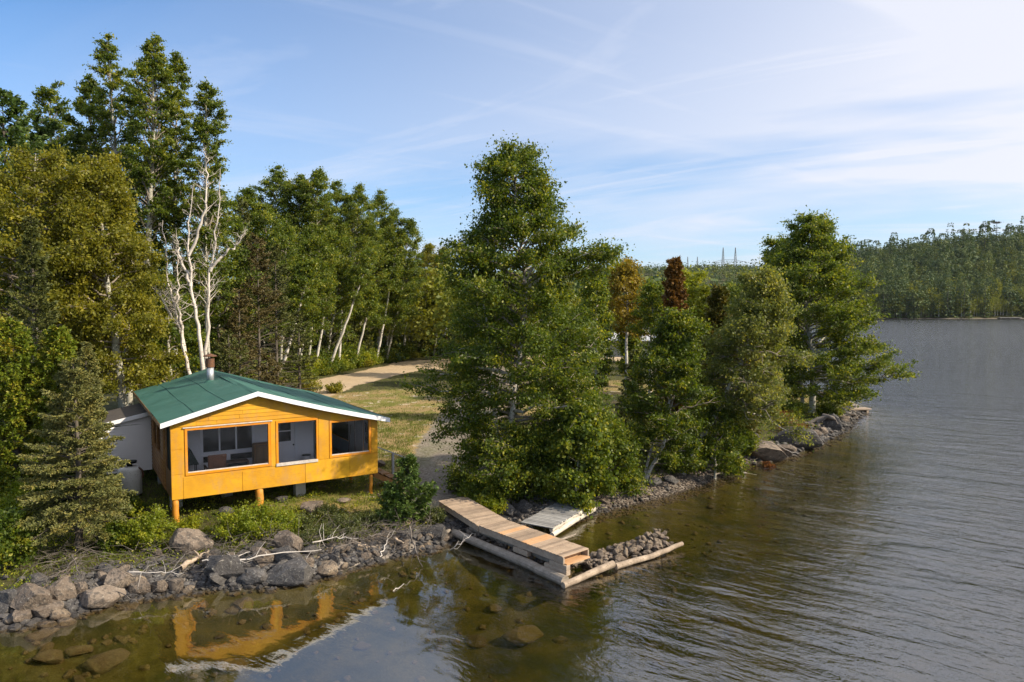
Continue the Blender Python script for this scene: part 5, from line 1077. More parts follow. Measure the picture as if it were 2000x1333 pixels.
    for (px, ty, k), lab in zip(sky, sl_):
        d_ = 600; r = at_y(px, ty, d_); zg = gz(r[0], d_) - .5; put('c', k, (r[0], d_, zg), r[2] - zg, lab, 'tree')
    # snag with a big nest
    d_ = 600; r = at_y(1947, 436, d_); zg = gz(r[0], d_); H_ = r[2] - zg; N_ = tag(empty('nest_tree', (r[0], d_, zg)), 'thin tree carrying a big flat bird nest on its top, on the skyline', 'tree')
    v, f = tube_np([(np.array([(0, 0, 0), (.3, 0, H_ * .5), (0, 0, H_)]), np.array([.5, .35, .15]))] + [(np.array([(0, 0, H_ * t), (math.cos(a) * l, math.sin(a) * l, H_ * t - .3)]), np.array([.12, .04])) for t, a, l in ((.9, .2, 2.5), (.86, 3.3, 2.2), (.82, 1.2, 2.4), (.78, 4., 2.6), (.7, .1, 3), (.68, 2.9, 2.8))], 6)
    npmesh('trunk', v, f, BD, N_); V = []
    for t, a, l in ((.86, 0, 2.6), (.80, 3, 2.2), (.74, 0.5, 3.2), (.68, 3, 3.0), (.6, 0, 3.4), (.54, 3, 3.4), (.5, 1.5, 3.5), (.45, 4.5, 3.5)):
        c = np.array([math.cos(a) * l * .5, math.sin(a) * l * .5, H_ * t]) + rg.normal(size=(90, 3)) * np.array([l * .45, 1, .25]); V.append(leaf_quads(c, .8, rg, .4, 1))
    V = np.concatenate(V); npmesh('crown', V, np.arange(len(V)).reshape(-1, 4), M['far_conifer'], N_, rnd=rg.random(len(V) // 4))
    c = rg.normal(size=(500, 3)) * np.array([1.5, 1.5, .38]) + np.array([0, 0, H_ + .3]); V = leaf_quads(c, 1.2, rg, .15, 0); npmesh('nest', V, np.arange(len(V)).reshape(-1, 4), BD, N_)
farwood()

# ------------------------------------------------------------------ pylons and their wires on the far ridge
M['pylon'] = surf('galvanised_lattice_steel', (.16, .17, .18), (.22, .23, .24), .2, .6, bmp=0)
def pylon(px_l, px_r, y_top, y_bot, depth, label):
    a = at_y(px_l, y_bot, depth); b_ = at_y(px_r, y_bot, depth); zt = at_y(px_l, y_top, depth)[2]; mid = (a + b_) / 2; zg = gz(mid[0], depth); W_ = (b_[0] - a[0]); Hh = zt - zg
    T = tag(empty('pylon', (mid[0], depth, zg)), label, 'pylon'); th = .5
    for s_ in (-1, 1):
        m = MB(); x = s_ * W_ / 2
        for q in (-1, 1):
            for r_ in (-1, 1): m.obox((x + q * 3.2, r_ * 3.2, 0), (x + q * .3, r_ * .3, Hh), th, th)
        for k in range(9):
            z0, z1 = Hh * k / 9, Hh * (k + 1) / 9; e0, e1 = 3.2 * (1 - k / 9) + .3, 3.2 * (1 - (k + 1) / 9) + .3
            m.obox((x - e0, -e0, z0), (x + e1, -e1, z1), th * .5, th * .5); m.obox((x + e0, e0, z0), (x - e1, e1, z1), th * .5, th * .5); m.obox((x - e1, -e1, z1), (x + e1, -e1, z1), th * .5, th * .5)
        m.build('mast', M['pylon'], T)
    m = MB(); zc = Hh * .50; ext_ = W_ * 1.05
    m.obox((-ext_ - 8, 0, zc - 3), (-W_ / 2, 0, zc + 2), th, th); m.obox((-W_ / 2, 0, zc + 2), (W_ / 2, 0, zc + 2), th, th); m.obox((W_ / 2, 0, zc + 2), (ext_ + 8, 0, zc - 3), th, th); m.obox((-ext_ - 8, 0, zc - 3.2), (ext_ + 8, 0, zc - 1.6), th, th)
    for k in range(10): x0 = -W_ * .75 + W_ * 1.5 * k / 10; m.obox((x0, 0, zc - 2.2), (x0 + W_ * .15, 0, zc + 1.6), th * .6, th * .6)
    m.build('crossarm', M['pylon'], T); return mid[0], depth, zg + zc
pa = pylon(1412, 1436, 484, 520, 1330, 'larger of the two lattice pylon pairs on the distant ridge, with a wide crossarm')
pb = pylon(1343, 1362, 502, 522, 1600, 'smaller lattice pylon pair left of the larger one on the distant ridge')
def wires():
    for k, dx in enumerate((-34, -12, 12, 34)):
        b = MB(); a = Vector((pb[0] + dx * .8, pb[1], pb[2] - 4)); c = Vector((pa[0] + dx, pa[1], pa[2] - 4)); far = Vector((pb[0] - 520 + dx, 1900, pb[2] + 22))
        for p, q, sag in ((a, c, 9), (far, a, 16), (c, Vector((pa[0] + 330 + dx, 1150, pa[2] - 30)), 12)):
            pts = [p.lerp(q, t / 10) - Vector((0, 0, sag * 4 * (t / 10) * (1 - t / 10))) for t in range(11)]; b.tube([p_ - pts[0] + pts[0] for p_ in pts], .07, 4, cap=False)
        o = b.build('power_line', M['pylon']); tag(o, 'thin power line strung between the distant pylons', 'power line', 'power lines between the pylons')
wires()

# ------------------------------------------------------------------ cottages and sheds behind the trees
M['redlog'] = surf('reddish_log_wall', (.20, .055, .018), (.27, .085, .025), 2, .7, (1, 1, 5), (.18, .06, .02))
M['metalroof'] = surf('pale_metal_roof', (.42, .42, .44), (.52, .52, .53), 1.5, .5, metal=.0, bmp=.1)
def cottage(name, label, cat, loc, rz, W, D, Hw, Hr, wallm, roofm, ribs=False):
    C = tag(empty(name, loc, rz), label, cat); b = MB()
    b.box(-W / 2, W / 2, -D / 2, -D / 2 + .12, 0, Hw); b.box(-W / 2, W / 2, D / 2 - .12, D / 2, 0, Hw)
    for s in (-1, 1): x0, x1 = (s * W / 2, s * W / 2 - s * .12) if s < 0 else (W / 2 - .12, W / 2); b.hexa([(x0, -D / 2 + .12, 0), (x1, -D / 2 + .12, 0), (x1, D / 2 - .12, 0), (x0, D / 2 - .12, 0)], [(x0, -D / 2 + .12, Hw), (x1, -D / 2 + .12, Hw), (x1, D / 2 - .12, Hw), (x0, D / 2 - .12, Hw)]); b.add([(x0, -D / 2, Hw), (x1, -D / 2, Hw), (x1, D / 2, Hw), (x0, D / 2, Hw), (x0, 0, Hw + Hr - .03), (x1, 0, Hw + Hr - .03)], [(0, 1, 5, 4), (2, 3, 4, 5), (1, 2, 5), (3, 0, 4)])
    b.build('wall', wallm, C); b = MB(); o = .45
    for s in (-1, 1):
        ye = s * (D / 2 + o); ze = Hw - Hr * o / (D / 2); b.hexa([(-W / 2 - o, ye, ze), (W / 2 + o, ye, ze), (W / 2 + o, 0, Hw + Hr), (-W / 2 - o, 0, Hw + Hr)][::s], [(-W / 2 - o, ye, ze + .08), (W / 2 + o, ye, ze + .08), (W / 2 + o, 0, Hw + Hr + .08), (-W / 2 - o, 0, Hw + Hr + .08)][::s])
        if ribs:
            n = int(W / .45)
            for k in range(n): x = -W / 2 + k * .45; b.obox((x, ye, ze + .09), (x, 0, Hw + Hr + .09), .04, .05)
    b.build('roof', roofm, C)
    for x in (-W / 4, W / 4):
        f = MB(); f.box(x - .5, x + .5, -D / 2 - .03, -D / 2 - .002, 1.0, 2.0); wd = f.build('window', M['white_trim'], C); p = MB(); p.box(x - .42, x + .42, -D / 2 - .04, -D / 2 - .031, 1.08, 1.92); p.build('pane', M['glass'], wd)
    f = MB(); f.box(-.45, .45, -D / 2 - .04, -D / 2 - .002, 0, 2.0); f.build('door', M['darkwood'], C); return C
def atg(px, d): q = place(px, d); return (q[0], q[1], q[2])
cottage('cottage', 'reddish log cottage with a pale metal roof at the end of the dirt road', 'cottage', atg(822, 112), .5, 8, 6, 2.6, 1.3, M['redlog'], M['metalroof'])
cottage('cottage', 'reddish cottage hidden deep behind the aspen trunks', 'cottage', atg(660, 118), .2, 8, 6, 2.6, 1.3, M['redlog'], M['metalroof'])
def shed():
    C = tag(empty('open_shed', atg(1242, 92), -.25), 'open shelter with a ribbed pale metal roof seen through the trees', 'shed'); C.location.z += .5; C.scale = (1.5, 1.5, 1.2)
    b = MB(); b.hexa([(-2.6, -1.8, 2.1), (2.6, -1.8, 2.1), (2.6, 1.8, 2.75), (-2.6, 1.8, 2.75)], [(-2.6, -1.8, 2.17), (2.6, -1.8, 2.17), (2.6, 1.8, 2.82), (-2.6, 1.8, 2.82)])
    for k in range(14): x = -2.55 + k * .39; b.obox((x, -1.79, 2.19), (x, 1.79, 2.84), .05, .05)
    b.build('roof', M['metalroof'], C)
    for x in (-2.3, 2.3):
        for y in (-1.5, 1.5): b = MB(); b.box(x - .06, x + .06, y - .06, y + .06, 0, 2.1 if y < 0 else 2.65); b.build('post', M['greywood'], C)
    b = MB(); b.box(-2.2, 2.2, 1.45, 1.5, .1, 2.5); b.build('back_panel', M['white_sid'], C)
shed()
cottage('cottage', 'white cottage with a pale roof behind the open shelter', 'cottage', atg(1292, 108), -.2, 9, 7, 3.0, 1.6, M['white_sid'], M['metalroof'])
cottage('cottage', 'white cottage glimpsed right of the rust brown cedar', 'cottage', atg(1378, 112), .15, 9, 7, 2.9, 1.6, M['white_sid'], M['metalroof'])
def farshore():
    x, y = at_z(1968, 624, 0)[:2]
    for _ in range(80):
        if sdf([(x, y)])[0] > 0: break
        x *= 1.002; y *= 1.002
    D = tag(empty('far_jetty', (x, y, 0)), 'tiny pale jetty on the far shore at the right edge', 'jetty'); b = MB(); b.box(-7, 7, -3, .5, .5, .9); b.build('deck_boards', M['deck_grey'], D)
    for k in (-6, 0, 6): b = MB(); b.box(k - .3, k + .3, -2.8, -2.4, -1.5, .49); b.build('post', M['beam'], D)
    x, y = at_z(1676, 799, .3)[:2]; D = tag(empty('small_jetty', (x, y, 0), .2), 'small wooden jetty with a boulder beside it at the tip of the point', 'jetty'); b = MB(); b.box(-.9, .9, -.4, .4, .26, .36); b.build('deck_boards', M['beam'], D)
    for k in (-.7, .6): b = MB(); b.box(k - .1, k + .1, -.36, .36, -.8, .255); b.build('crib_timber', M['beam'], D)
farshore()

# ------------------------------------------------------------------ rocks
import bmesh
def rock_proto(seed, sub=3, cuts=14, flat=.75):
    rg = np.random.default_rng(seed); bm = bmesh.new(); bmesh.ops.create_icosphere(bm, subdivisions=sub, radius=1); V = np.array([v.co[:] for v in bm.verts])
    for _ in range(cuts):
        n = unit(rg.normal(size=3)); d = rg.uniform(.52, .86); e = V @ n - d; V = V - np.where(e > 0, e, 0)[:, None] * n * .96
    V += (np.sin(V @ rg.normal(size=3) * 4 + 1) * .02)[:, None] * V; V += rg.normal(size=V.shape) * .008; V *= np.array([1, rg.uniform(.65, .9), flat * rg.uniform(.85, 1.15)]); V /= np.abs(V[:, 0]).max()
    for v, c in zip(bm.verts, V): v.co = c
    me = bpy.data.meshes.new('rock'); bm.to_mesh(me); bm.free(); me.materials.append(M['rock'])
    me.polygons.foreach_set('use_smooth', [True] * len(me.polygons)); return me
def rockset(mat, seeds, sub=3, **k):
    out = []
    for s in seeds:
        me = rock_proto(s, sub, **k); me.materials[0] = M[mat]
        try: me.set_sharp_from_angle(angle=math.radians(22))
        except Exception: pass
        out.append(me)
    return out
RK = {'rock': rockset('rock', range(8)), 'rock_dark': rockset('rock_dark', range(20, 26)), 'rock_warm': rockset('rock_warm', range(30, 36)), 'big': rockset('rock', range(40, 46), 4, cuts=20), 'bigd': rockset('rock_dark', range(50, 56), 4, cuts=20)}
RR = random.Random(12)
def rock(kind, loc, s, label, group=None, name='rock', tilt=.35, squash=1.0, cat='rock', rz=None):
    o = bpy.data.objects.new(name, RR.choice(RK[kind])); S.collection.objects.link(o); o.location = tuple(float(c) for c in loc)
    o.rotation_euler = (RR.uniform(-tilt, tilt), RR.uniform(-tilt, tilt), RR.uniform(0, 6.28) if rz is None else rz); sx, sy, sz = s; o.scale = (sx, sy, sz * squash); tag(o, label, cat, group); return o
def rock_px(kind, cx, cy, w_, h_, label, group=None, dz=0, name='boulder', cat='boulder'):
    x, y, z = ground_at(cx, cy + h_ * .42); x0, y0, _ = at_y(cx, cy, y); s = w_ / F * y / 2; hh = h_ / F * y / 2
    return rock(kind, (x, y + s * .45, z + hh * .72 + dz), (s * 1.08, s * .95, max(hh * 1.25, s * .55)), label, group, name, .2, 1, cat, rz=RR.choice([0, 3.14]) + RR.uniform(-.3, .3))
for a in [('big', 358, 1062, 92, 62, 'broad grey slab boulder just under the left corner post of the cabin'), ('big', 222, 1139, 56, 54, 'pale rounded upright boulder at the waterline right of the nearest spruce'),
          ('rock', 270, 1152, 48, 44, 'grey boulder leaning right beside the pale upright one'), ('rock', 310, 1146, 34, 46, 'narrow upright boulder third from the spruce'), ('rock', 340, 1147, 34, 40, 'dark streaked boulder between the narrow one and the small pale one'),
          ('rock_warm', 365, 1154, 28, 22, 'small pale block at the waterline below the slab boulder'), ('big', 183, 1173, 88, 54, 'large speckled flat topped boulder at the waterline left of the upright ones'), ('big', 106, 1160, 70, 64, 'rounded brown boulder behind the small pale ones at the left'),
          ('big', 46, 1178, 78, 70, 'smooth grey boulder near the left edge of the photo'), ('bigd', 8, 1170, 60, 60, 'dark boulder cut by the left edge of the photo'), ('rock_warm', 108, 1202, 54, 30, 'pale rounded stone at the waterline in front of the brown boulder'), ('big', 74, 1194, 70, 40, 'speckled sloping boulder in front of the smooth grey one'),
          ('rock_warm', 20, 1214, 30, 18, 'small pale stone at the left edge waterline'), ('rock', 145, 1150, 40, 36, 'grey brown boulder behind the large speckled one'), ('rock_warm', 80, 1224, 46, 18, 'flat pale stone half under water at the left'), ('rock_warm', 128, 1216, 40, 26, 'brown wedge shaped stone half under water at the left'),
          ('big', 559, 1060, 66, 66, 'pointed grey boulder rising above the rock bank below the cabin'), ('bigd', 430, 1112, 84, 78, 'big dark speckled boulder below the left half of the cabin'), ('bigd', 490, 1130, 80, 52, 'dark boulder with white lichen streaks jutting into the water'),
          ('bigd', 560, 1126, 96, 54, 'long dark boulder with a pale foot at the waterline'), ('bigd', 556, 1094, 88, 44, 'dark flat boulder behind the long one'), ('rock_warm', 636, 1116, 54, 34, 'pale flat sided block at the waterline right of the dark boulders'),
          ('rock', 596, 1100, 30, 28, 'round grey stone behind the pale block'), ('bigd', 848, 1042, 52, 34, 'dark angular boulder left of the dock'), ('rock', 731, 1082, 22, 18, 'small square stone standing out in the rock bank'), ('rock', 711, 1088, 28, 22, 'grey split stone at the waterline of the rock bank'),
          ('rock_warm', 834, 1064, 18, 14, 'small pinkish stone below the dark angular boulder'), ('rock_warm', 822, 1072, 22, 12, 'flat pinkish stone in the shallows below the dark angular boulder'), ('rock', 850, 1073, 26, 12, 'flat stone in the shallows nearest the dock'),
          ('big', 610, 992, 48, 32, 'light grey boulder in the weeds under the middle of the cabin'), ('rock', 752, 972, 36, 26, 'light boulder beside the right corner post'), ('rock', 742, 905, 20, 18, 'grey boulder by the cabin steps'), ('rock', 670, 978, 30, 16, 'flat grey stone in the weeds near the right corner post'),
          ('rock_dark', 440, 1000, 34, 20, 'dark stone in the shade under the cabin'), ('rock_dark', 545, 975, 30, 18, 'second dark stone in the shade under the cabin, nearer the concrete pier'),
          ('bigd', 987, 994, 36, 32, 'grey angular boulder between the two docks'), ('rock_dark', 962, 988, 24, 28, 'dark boulder left of the grey angular one between the docks'), ('bigd', 1025, 992, 34, 30, 'dark shaded boulder next to the grey dock section'), ('rock_dark', 1004, 1004, 24, 16, 'low dark stone under the bank between the docks'),
          ('bigd', 1458, 862, 62, 58, 'grey lichen boulder under the slanting birch'), ('big', 1505, 884, 112, 56, 'long mottled boulder sloping into the water under the leaves'), ('rock', 1535, 882, 42, 30, 'brown boulder between the mottled one and the big smooth one'), ('bigd', 1562, 858, 100, 52, 'big smooth whale backed boulder on the right shore'),
          ('rock', 1592, 864, 34, 22, 'low pale boulder at the right toe of the whale backed one'), ('rock', 1594, 846, 32, 24, 'pyramid shaped grey boulder on the right shore'), ('rock', 1606, 842, 30, 20, 'smooth rounded boulder beside the pyramid shaped one'), ('bigd', 1628, 826, 36, 38, 'upright dark boulder by the driftwood root'),
          ('rock', 1651, 818, 30, 18, 'boulder on the point right of the driftwood root'), ('rock', 1672, 818, 16, 9, 'small stone off the point'), ('rock_dark', 1655, 834, 26, 8, 'flat dark rock awash off the point'), ('rock_dark', 1693, 809, 8, 5, 'tiny rock in the lake off the point'), ('rock_dark', 1772, 813, 14, 4, 'tiny dark rock far out in the lake'),
          ('rock_dark', 1390, 991, 16, 8, 'dark stone just breaking the surface off the cobble beach'), ('bigd', 1245, 946, 30, 26, 'dark round boulder above the cobble beach, left one'), ('bigd', 1278, 944, 34, 26, 'dark boulder under the white birch stem'), ('rock_dark', 1310, 938, 34, 20, 'low dark boulder right of the white birch stem'), ('rock', 1226, 958, 20, 18, 'brown stone at the left end of the cobble beach'), ('rock_dark', 1385, 915, 26, 26, 'dark pointed stone by the rusty ferns'), ('rock', 1180, 980, 22, 16, 'stone at the corner of the grey dock section')]:
    rock_px(*a)
def scatter_rocks(poly_px, n, smin, smax, kinds, label, group, seed, lift=.25, mx=1.0):
    rg = random.Random(seed); xs = [p[0] for p in poly_px]; ys = [p[1] for p in poly_px]; cnt = 0
    def ins(x, y):
        c = False
        for (x0, y0), (x1, y1) in zip(poly_px, poly_px[1:] + poly_px[:1]):
            if (y0 > y) != (y1 > y) and x < (x1 - x0) * (y - y0) / (y1 - y0) + x0: c = not c
        return c
    while cnt < n:
        x, y = rg.uniform(min(xs), max(xs)), rg.uniform(min(ys), max(ys))
        if not ins(x, y): continue
        X, Y, Z = ground_at(x, y); s = smin + (smax - smin) * rg.random() ** 2; rock(rg.choice(kinds), (X, Y, Z + s * lift), (s, s * rg.uniform(.7, 1), s * rg.uniform(.6, .95)), label, group); cnt += 1
scatter_rocks([(585, 1060), (640, 1035), (760, 1020), (870, 1010), (885, 1052), (850, 1072), (745, 1090), (655, 1115), (600, 1125)], 72, .10, .30, ['rock', 'rock', 'rock_dark', 'rock_warm'], 'small stone packed in the rock bank left of the dock', 'stones of the rock bank left of the dock', 1, .35)
scatter_rocks([(300, 1075), (420, 1060), (590, 1075), (600, 1130), (455, 1148), (330, 1156)], 26, .10, .34, ['rock', 'rock_dark', 'rock'], 'stone wedged between the big boulders below the cabin', 'stones between the big boulders below the cabin', 2, .3)
scatter_rocks([(380, 1070), (470, 1075), (600, 1070), (680, 1075), (640, 1110), (480, 1140), (380, 1135)], 16, .28, .50, ['rock_dark', 'rock_dark', 'rock'], 'dark angular block packed between the big boulders below the cabin', 'dark blocks below the cabin', 9, .25)
scatter_rocks([(0, 1130), (120, 1120), (230, 1110), (300, 1120), (280, 1165), (150, 1196), (0, 1222)], 28, .14, .40, ['rock', 'rock', 'rock_dark', 'rock_warm'], 'stone among the boulders at the lower left shore', 'stones at the lower left shore', 3, .3)
scatter_rocks([(940, 975), (1020, 985), (1100, 985), (1090, 1010), (1000, 1015), (900, 1040)], 20, .08, .22, ['rock_dark', 'rock', 'rock_dark'], 'stone on the bank between the two docks', 'stones between the two docks', 4, .3)
scatter_rocks([(1165, 985), (1210, 945), (1290, 935), (1370, 905), (1440, 890), (1450, 905), (1370, 945), (1240, 982)], 46, .07, .22, ['rock_dark', 'rock', 'rock_dark', 'rock_warm'], 'larger cobble on the beach under the shoreline trees', 'larger cobbles of the beach', 5, .3)
scatter_rocks([(1560, 840), (1640, 815), (1690, 797), (1660, 828), (1600, 862)], 14, .15, .45, ['rock', 'rock_dark'], 'stone at the foot of the point', 'stones at the foot of the point', 6, .3)
# rock fill of the crib and below the dock
for i in range(62):
    t = RR.random(); a = Vector((2.6, 22.55, 0)).lerp(Vector((5.5, 24.95, 0)), t); n_ = Vector((-.64, .77, 0)); wd = RR.uniform(.12, .95); z = .04 + .30 * math.sin(min(1, wd / .95) * math.pi * .9) * (.75 + .5 * t); p = a + n_ * wd - n_ * .35; s = RR.uniform(.11, .21)
    rock(RR.choice(['rock_warm', 'rock_warm', 'rock_warm', 'rock']), (p.x, p.y, z), (s, s * RR.uniform(.55, .9), s * RR.uniform(.6, 1)), 'angular stone in the rock pile behind the pale log', 'stones of the dock rock pile', tilt=1.2)
for i in range(19):
    t = RR.random(); a = Vector((-1.6, 25.6, 0)).lerp(Vector((1.6, 22.3, 0)), t); p = a + Vector((.55, .5, 0)) * RR.uniform(-.25, .9); s = RR.uniform(.12, .24); rock(RR.choice(['rock', 'rock_dark', 'rock_dark']), (p.x, p.y, RR.uniform(-.15, .42)), (s, s * .8, s * .75), 'dark stone packed in the crib under the dock', 'stones in the crib under the dock', tilt=1.2)
def crib_fill():
    out = []; rg = random.Random(31)
    for _ in range(900):
        t = rg.uniform(-.03, 1.03); a = Vector((2.6, 22.55, 0)).lerp(Vector((5.5, 24.95, 0)), t); n_ = Vector((-.64, .77, 0)); wd = rg.uniform(.0, 1.15); top = -.04 + .30 * math.sin(min(1, wd / .95) * math.pi * .9) * (.75 + .5 * t); p = a + n_ * (wd - .35); zb = gz(p.x, p.y); out.append((p.x, p.y, zb + (top - zb) * rg.random() ** .5))
    for _ in range(500):
        t = rg.uniform(0, 1); p = Vector((-1.6, 25.6, 0)).lerp(Vector((1.7, 22.1, 0)), t) + Vector((.55, .5, 0)) * rg.uniform(-.2, .95); zb = gz(p.x, p.y); out.append((p.x, p.y, zb + (.32 - zb) * rg.random()))
    return out
CRIBF = crib_fill()
# stones under water
UW = [('rock_warm', 1020, 1245, 86, 50, 'largest sunken boulder, brown, off the end of the dock'), ('rock_warm', 930, 1256, 50, 24, 'sunken brown stone left of the largest sunken boulder'), ('rock_warm', 1096, 1248, 36, 22, 'sunken brown stone right of the largest sunken boulder'), ('rock_warm', 474, 1180, 46, 28, 'brown sunken stone near the surface below the dark boulders'),
      ('rock_warm', 200, 1292, 84, 46, 'big flat sunken stone at the lower left'), ('rock_warm', 85, 1284, 66, 32, 'brown sunken stone at the lower left corner'), ('rock_warm', 145, 1272, 52, 30, 'sunken stone between the corner one and the big flat one'), ('rock_warm', 75, 1240, 60, 26, 'brown sunken stone just off the left boulders'), ('rock_warm', 245, 1186, 46, 16, 'orange brown stone just under the surface left of the slanting stick'), ('rock_warm', 660, 1128, 30, 14, 'orange brown stone just under the surface by the pale block'), ('rock_warm', 445, 1300, 60, 36, 'dim sunken boulder in the orange reflection'), ('rock_warm', 1180, 1178, 40, 20, 'sunken stone off the corner of the crib')]
for a in UW: rock_px(*a[:5], a[5], name='sunken_stone', dz=-.05, cat='stone')
for i in range(46):
    x, y = RR.uniform(0, 1500), RR.uniform(1060, 1330); X, Y, _ = at_z(x, y, -.3); d_ = sdf([(X, Y)])[0]
    if -9 < d_ < -.25: s = RR.uniform(.10, .34); rock(RR.choice(['rock_warm', 'rock']), (X, Y, gz(X, Y) + s * .15), (s, s * .8, s * .5), 'stone lying on the shallow lake bed', 'sunken stones on the lake bed', name='sunken_stone', cat='stone')
def pebbles(name, label, spots, seed, smin, smax, mat):
    """a sheet of pebbles nobody could count: one object"""
    rg = np.random.default_rng(seed); pro = []
    for s in range(4):
        me = rock_proto(200 + s, 1, cuts=6); V = np.array([v.co[:] for v in me.vertices]); Fc = np.array([p.vertices[:] for p in me.polygons]); pro.append((V, Fc))
    Vs = []; Fs = []; off = 0
    for x, y, z in spots:
        V, Fc = pro[rg.integers(0, 4)]; a = rg.uniform(0, 6.28); s = smin + (smax - smin) * rg.random() ** 2; c, q = math.cos(a), math.sin(a)
        Vs.append(np.stack([V[:, 0] * c - V[:, 1] * q, V[:, 0] * q + V[:, 1] * c, V[:, 2] * .8], 1) * s + np.array([x, y, z + s * .2])); Fs.append(Fc + off); off += len(V)
    o = npmesh(name, np.concatenate(Vs), np.concatenate(Fs), M[mat]); tag(o, label, 'pebbles', kind='stuff')
def shore_spots(i0, i1, n, dmin, dmax, seed):
    rg = np.random.default_rng(seed); P = np.array(sh[i0:i1]); seg = rg.integers(0, len(P) - 1, n * 3); t = rg.random((n * 3, 1)); Q = P[seg] * (1 - t) + P[seg + 1] * t + rg.normal(size=(n * 3, 2)) * (dmax - dmin) * .5; d = sdf(Q); Q = Q[(d > dmin) & (d < dmax)][:n]
    return np.column_stack([Q, height(Q)])
pebbles('cobble_beach', 'grey brown cobbles of the narrow beach under the shoreline trees', shore_spots(22, 29, 5200, -.6, 2.2, 1), 1, .03, .10, 'rock')
pebbles('shore_pebbles', 'loose stones and pebbles along the foot of the rock bank', shore_spots(0, 23, 3800, -.25, 1.9, 2), 2, .03, .17, 'rock_dark')
pebbles('point_pebbles', 'loose stones along the foot of the point', shore_spots(28, 34, 1300, -.5, 1.5, 3), 3, .06, .22, 'rock_dark')
pebbles('crib_rubble', 'rubble filling the dock crib and the core of the rock pile', CRIBF, 5, .08, .17, 'rock')
pebbles('lake_bed_pebbles', 'small stones strewn over the shallow lake bed', shore_spots(0, 30, 420, -7, -.8, 4), 4, .04, .15, 'rock_warm')

# ------------------------------------------------------------------ bushes, weeds, ferns, grass
def bush(name, label, base, rx, h, mat, n, seed, lsize=.09, cat='bush', group=None, bark=None, up=.35, asp=.6, ncl=26, droop=None):
    rg = np.random.default_rng(seed); T = tag(empty(name, base), label, cat, group); segs = []; cen = []; cs = []
    for k in range(ncl):
        ph = rg.uniform(0, 6.283); r = rx * rg.uniform(0, 1) ** .6; zt_ = h * (1 - .55 * (r / rx) ** 2) * rg.uniform(.55, 1.0); e = np.array([math.cos(ph) * r, math.sin(ph) * r, zt_]); o = np.array([e[0] * .2, e[1] * .2, 0]); m_ = (o + e) / 2 + np.array([0, 0, h * .12])
        segs.append((np.array([o, m_, e]), np.array([.014, .009, .003])))
        for g_ in (.5, .8, 1.0): cen.append(o * (1 - g_) + e * g_ + rg.normal(size=3) * .05); cs.append(rx * rg.uniform(.14, .30))
    cen = np.array(cen); cs = np.array(cs); i = rg.integers(0, len(cen), n); c = cen[i] + rg.normal(size=(n, 3)) * .55 * cs[i][:, None] * np.array([1, 1, .8]); c[:, 2] = np.abs(c[:, 2]) + .02
    V, Fc = tube_np(segs, 4); npmesh('stem', V, Fc, bark or M['bark_twig'], T, smooth=True); q = rg.random(len(cen))
    npmesh('foliage', leaf_quads(c, lsize, rg, asp, up, droop), np.arange(n * 4).reshape(-1, 4), mat, T, rnd=np.clip(.45 * q[i] + .55 * rg.random(n), 0, 1)); return T
def bush_px(name, label, cx, by, w_, h_, mat, n, seed, **k):
    x, y, z = ground_at(cx, by); return bush(name, label, (x, y, z - .04), w_ / F * y / 2, h_ / F * y, M[mat], n, seed, **k)
bush_px('bush', 'lush green bush in front of the middle post of the cabin', 482, 1056, 120, 74, 'leaf_bright', 11000, 301, lsize=.075)
bush_px('bush', 'lighter green bush right of the middle post', 552, 1046, 84, 54, 'leaf_bright', 6000, 302, lsize=.075)
bush_px('bush', 'green bush between the nearest spruce and the left corner post', 292, 1068, 96, 80, 'leaf_bright', 8000, 303, lsize=.075)
bush_px('bush', 'bright yellow green weeds right of the left corner post', 374, 1034, 50, 26, 'leaf_yellow', 1500, 304, lsize=.08, cat='weeds')
bush_px('bush', 'tiny yellow green plant between the slab boulder and the lush bush', 405, 1050, 22, 20, 'leaf_yellow', 500, 305, lsize=.07, cat='weeds')
for i, (cx, by, w_, h_, lab) in enumerate([(620, 1062, 90, 40, 'grey green low shrub right of the pointed boulder'), (668, 1046, 90, 44, 'grey green low shrub above the middle of the rock bank'), (725, 1032, 80, 36, 'grey green low shrub left of the young pine'), (590, 1034, 60, 30, 'small dark shrub behind the pointed boulder'), (850, 1022, 50, 30, 'low shrub at the shore end of the dock'), (640, 1010, 60, 26, 'low shrub below the concrete pier')]):
    bush_px('shrub', lab, cx, by, w_, h_, 'shrub_dark', 4200, 310 + i, lsize=.06, cat='shrub')
for i, (cx, by, w_, h_, mt, lab) in enumerate([(18, 1110, 120, 120, 'leaf_birch', 'dark leafy bush at the lower left edge'), (40, 1040, 110, 110, 'leaf_bright', 'bright leafy bush at the left edge above the dark one'), (95, 1030, 90, 120, 'leaf_birch', 'leafy bush left of the nearest spruce'), (250, 1010, 60, 50, 'leaf_birch', 'dark bush in the shade below the white tank'), (225, 1075, 60, 60, 'leaf_birch', 'dark bush behind the foot of the nearest spruce')]):
    bush_px('bush', lab, cx, by, w_, h_, mt, 8000, 320 + i, lsize=.10)
# young white pine right of the cabin
x, y, z = ground_at(800, 1022)
conifer('young_pine', 'young blue green pine right of the cabin beside the steps', (x, y, z - .05), 2.45, .80, M['needle_pine'], BD, 330, r0=.04, cb=.03, step=.2, nper=6, twig=12, nsz=.13, need=14, power=.85, sag=.0, rise=.55, ragged=.45, twigw=.3)
x, y, z = ground_at(772, 1030)
conifer('young_pine', 'smaller young pine at the left of the blue green one', (x, y, z - .05), 1.5, .5, M['needle_pine'], BD, 331, r0=.03, cb=.03, step=.18, nper=6, twig=10, nsz=.12, need=16, power=.55, sag=.0, rise=.5, ragged=.3, twigw=.3)
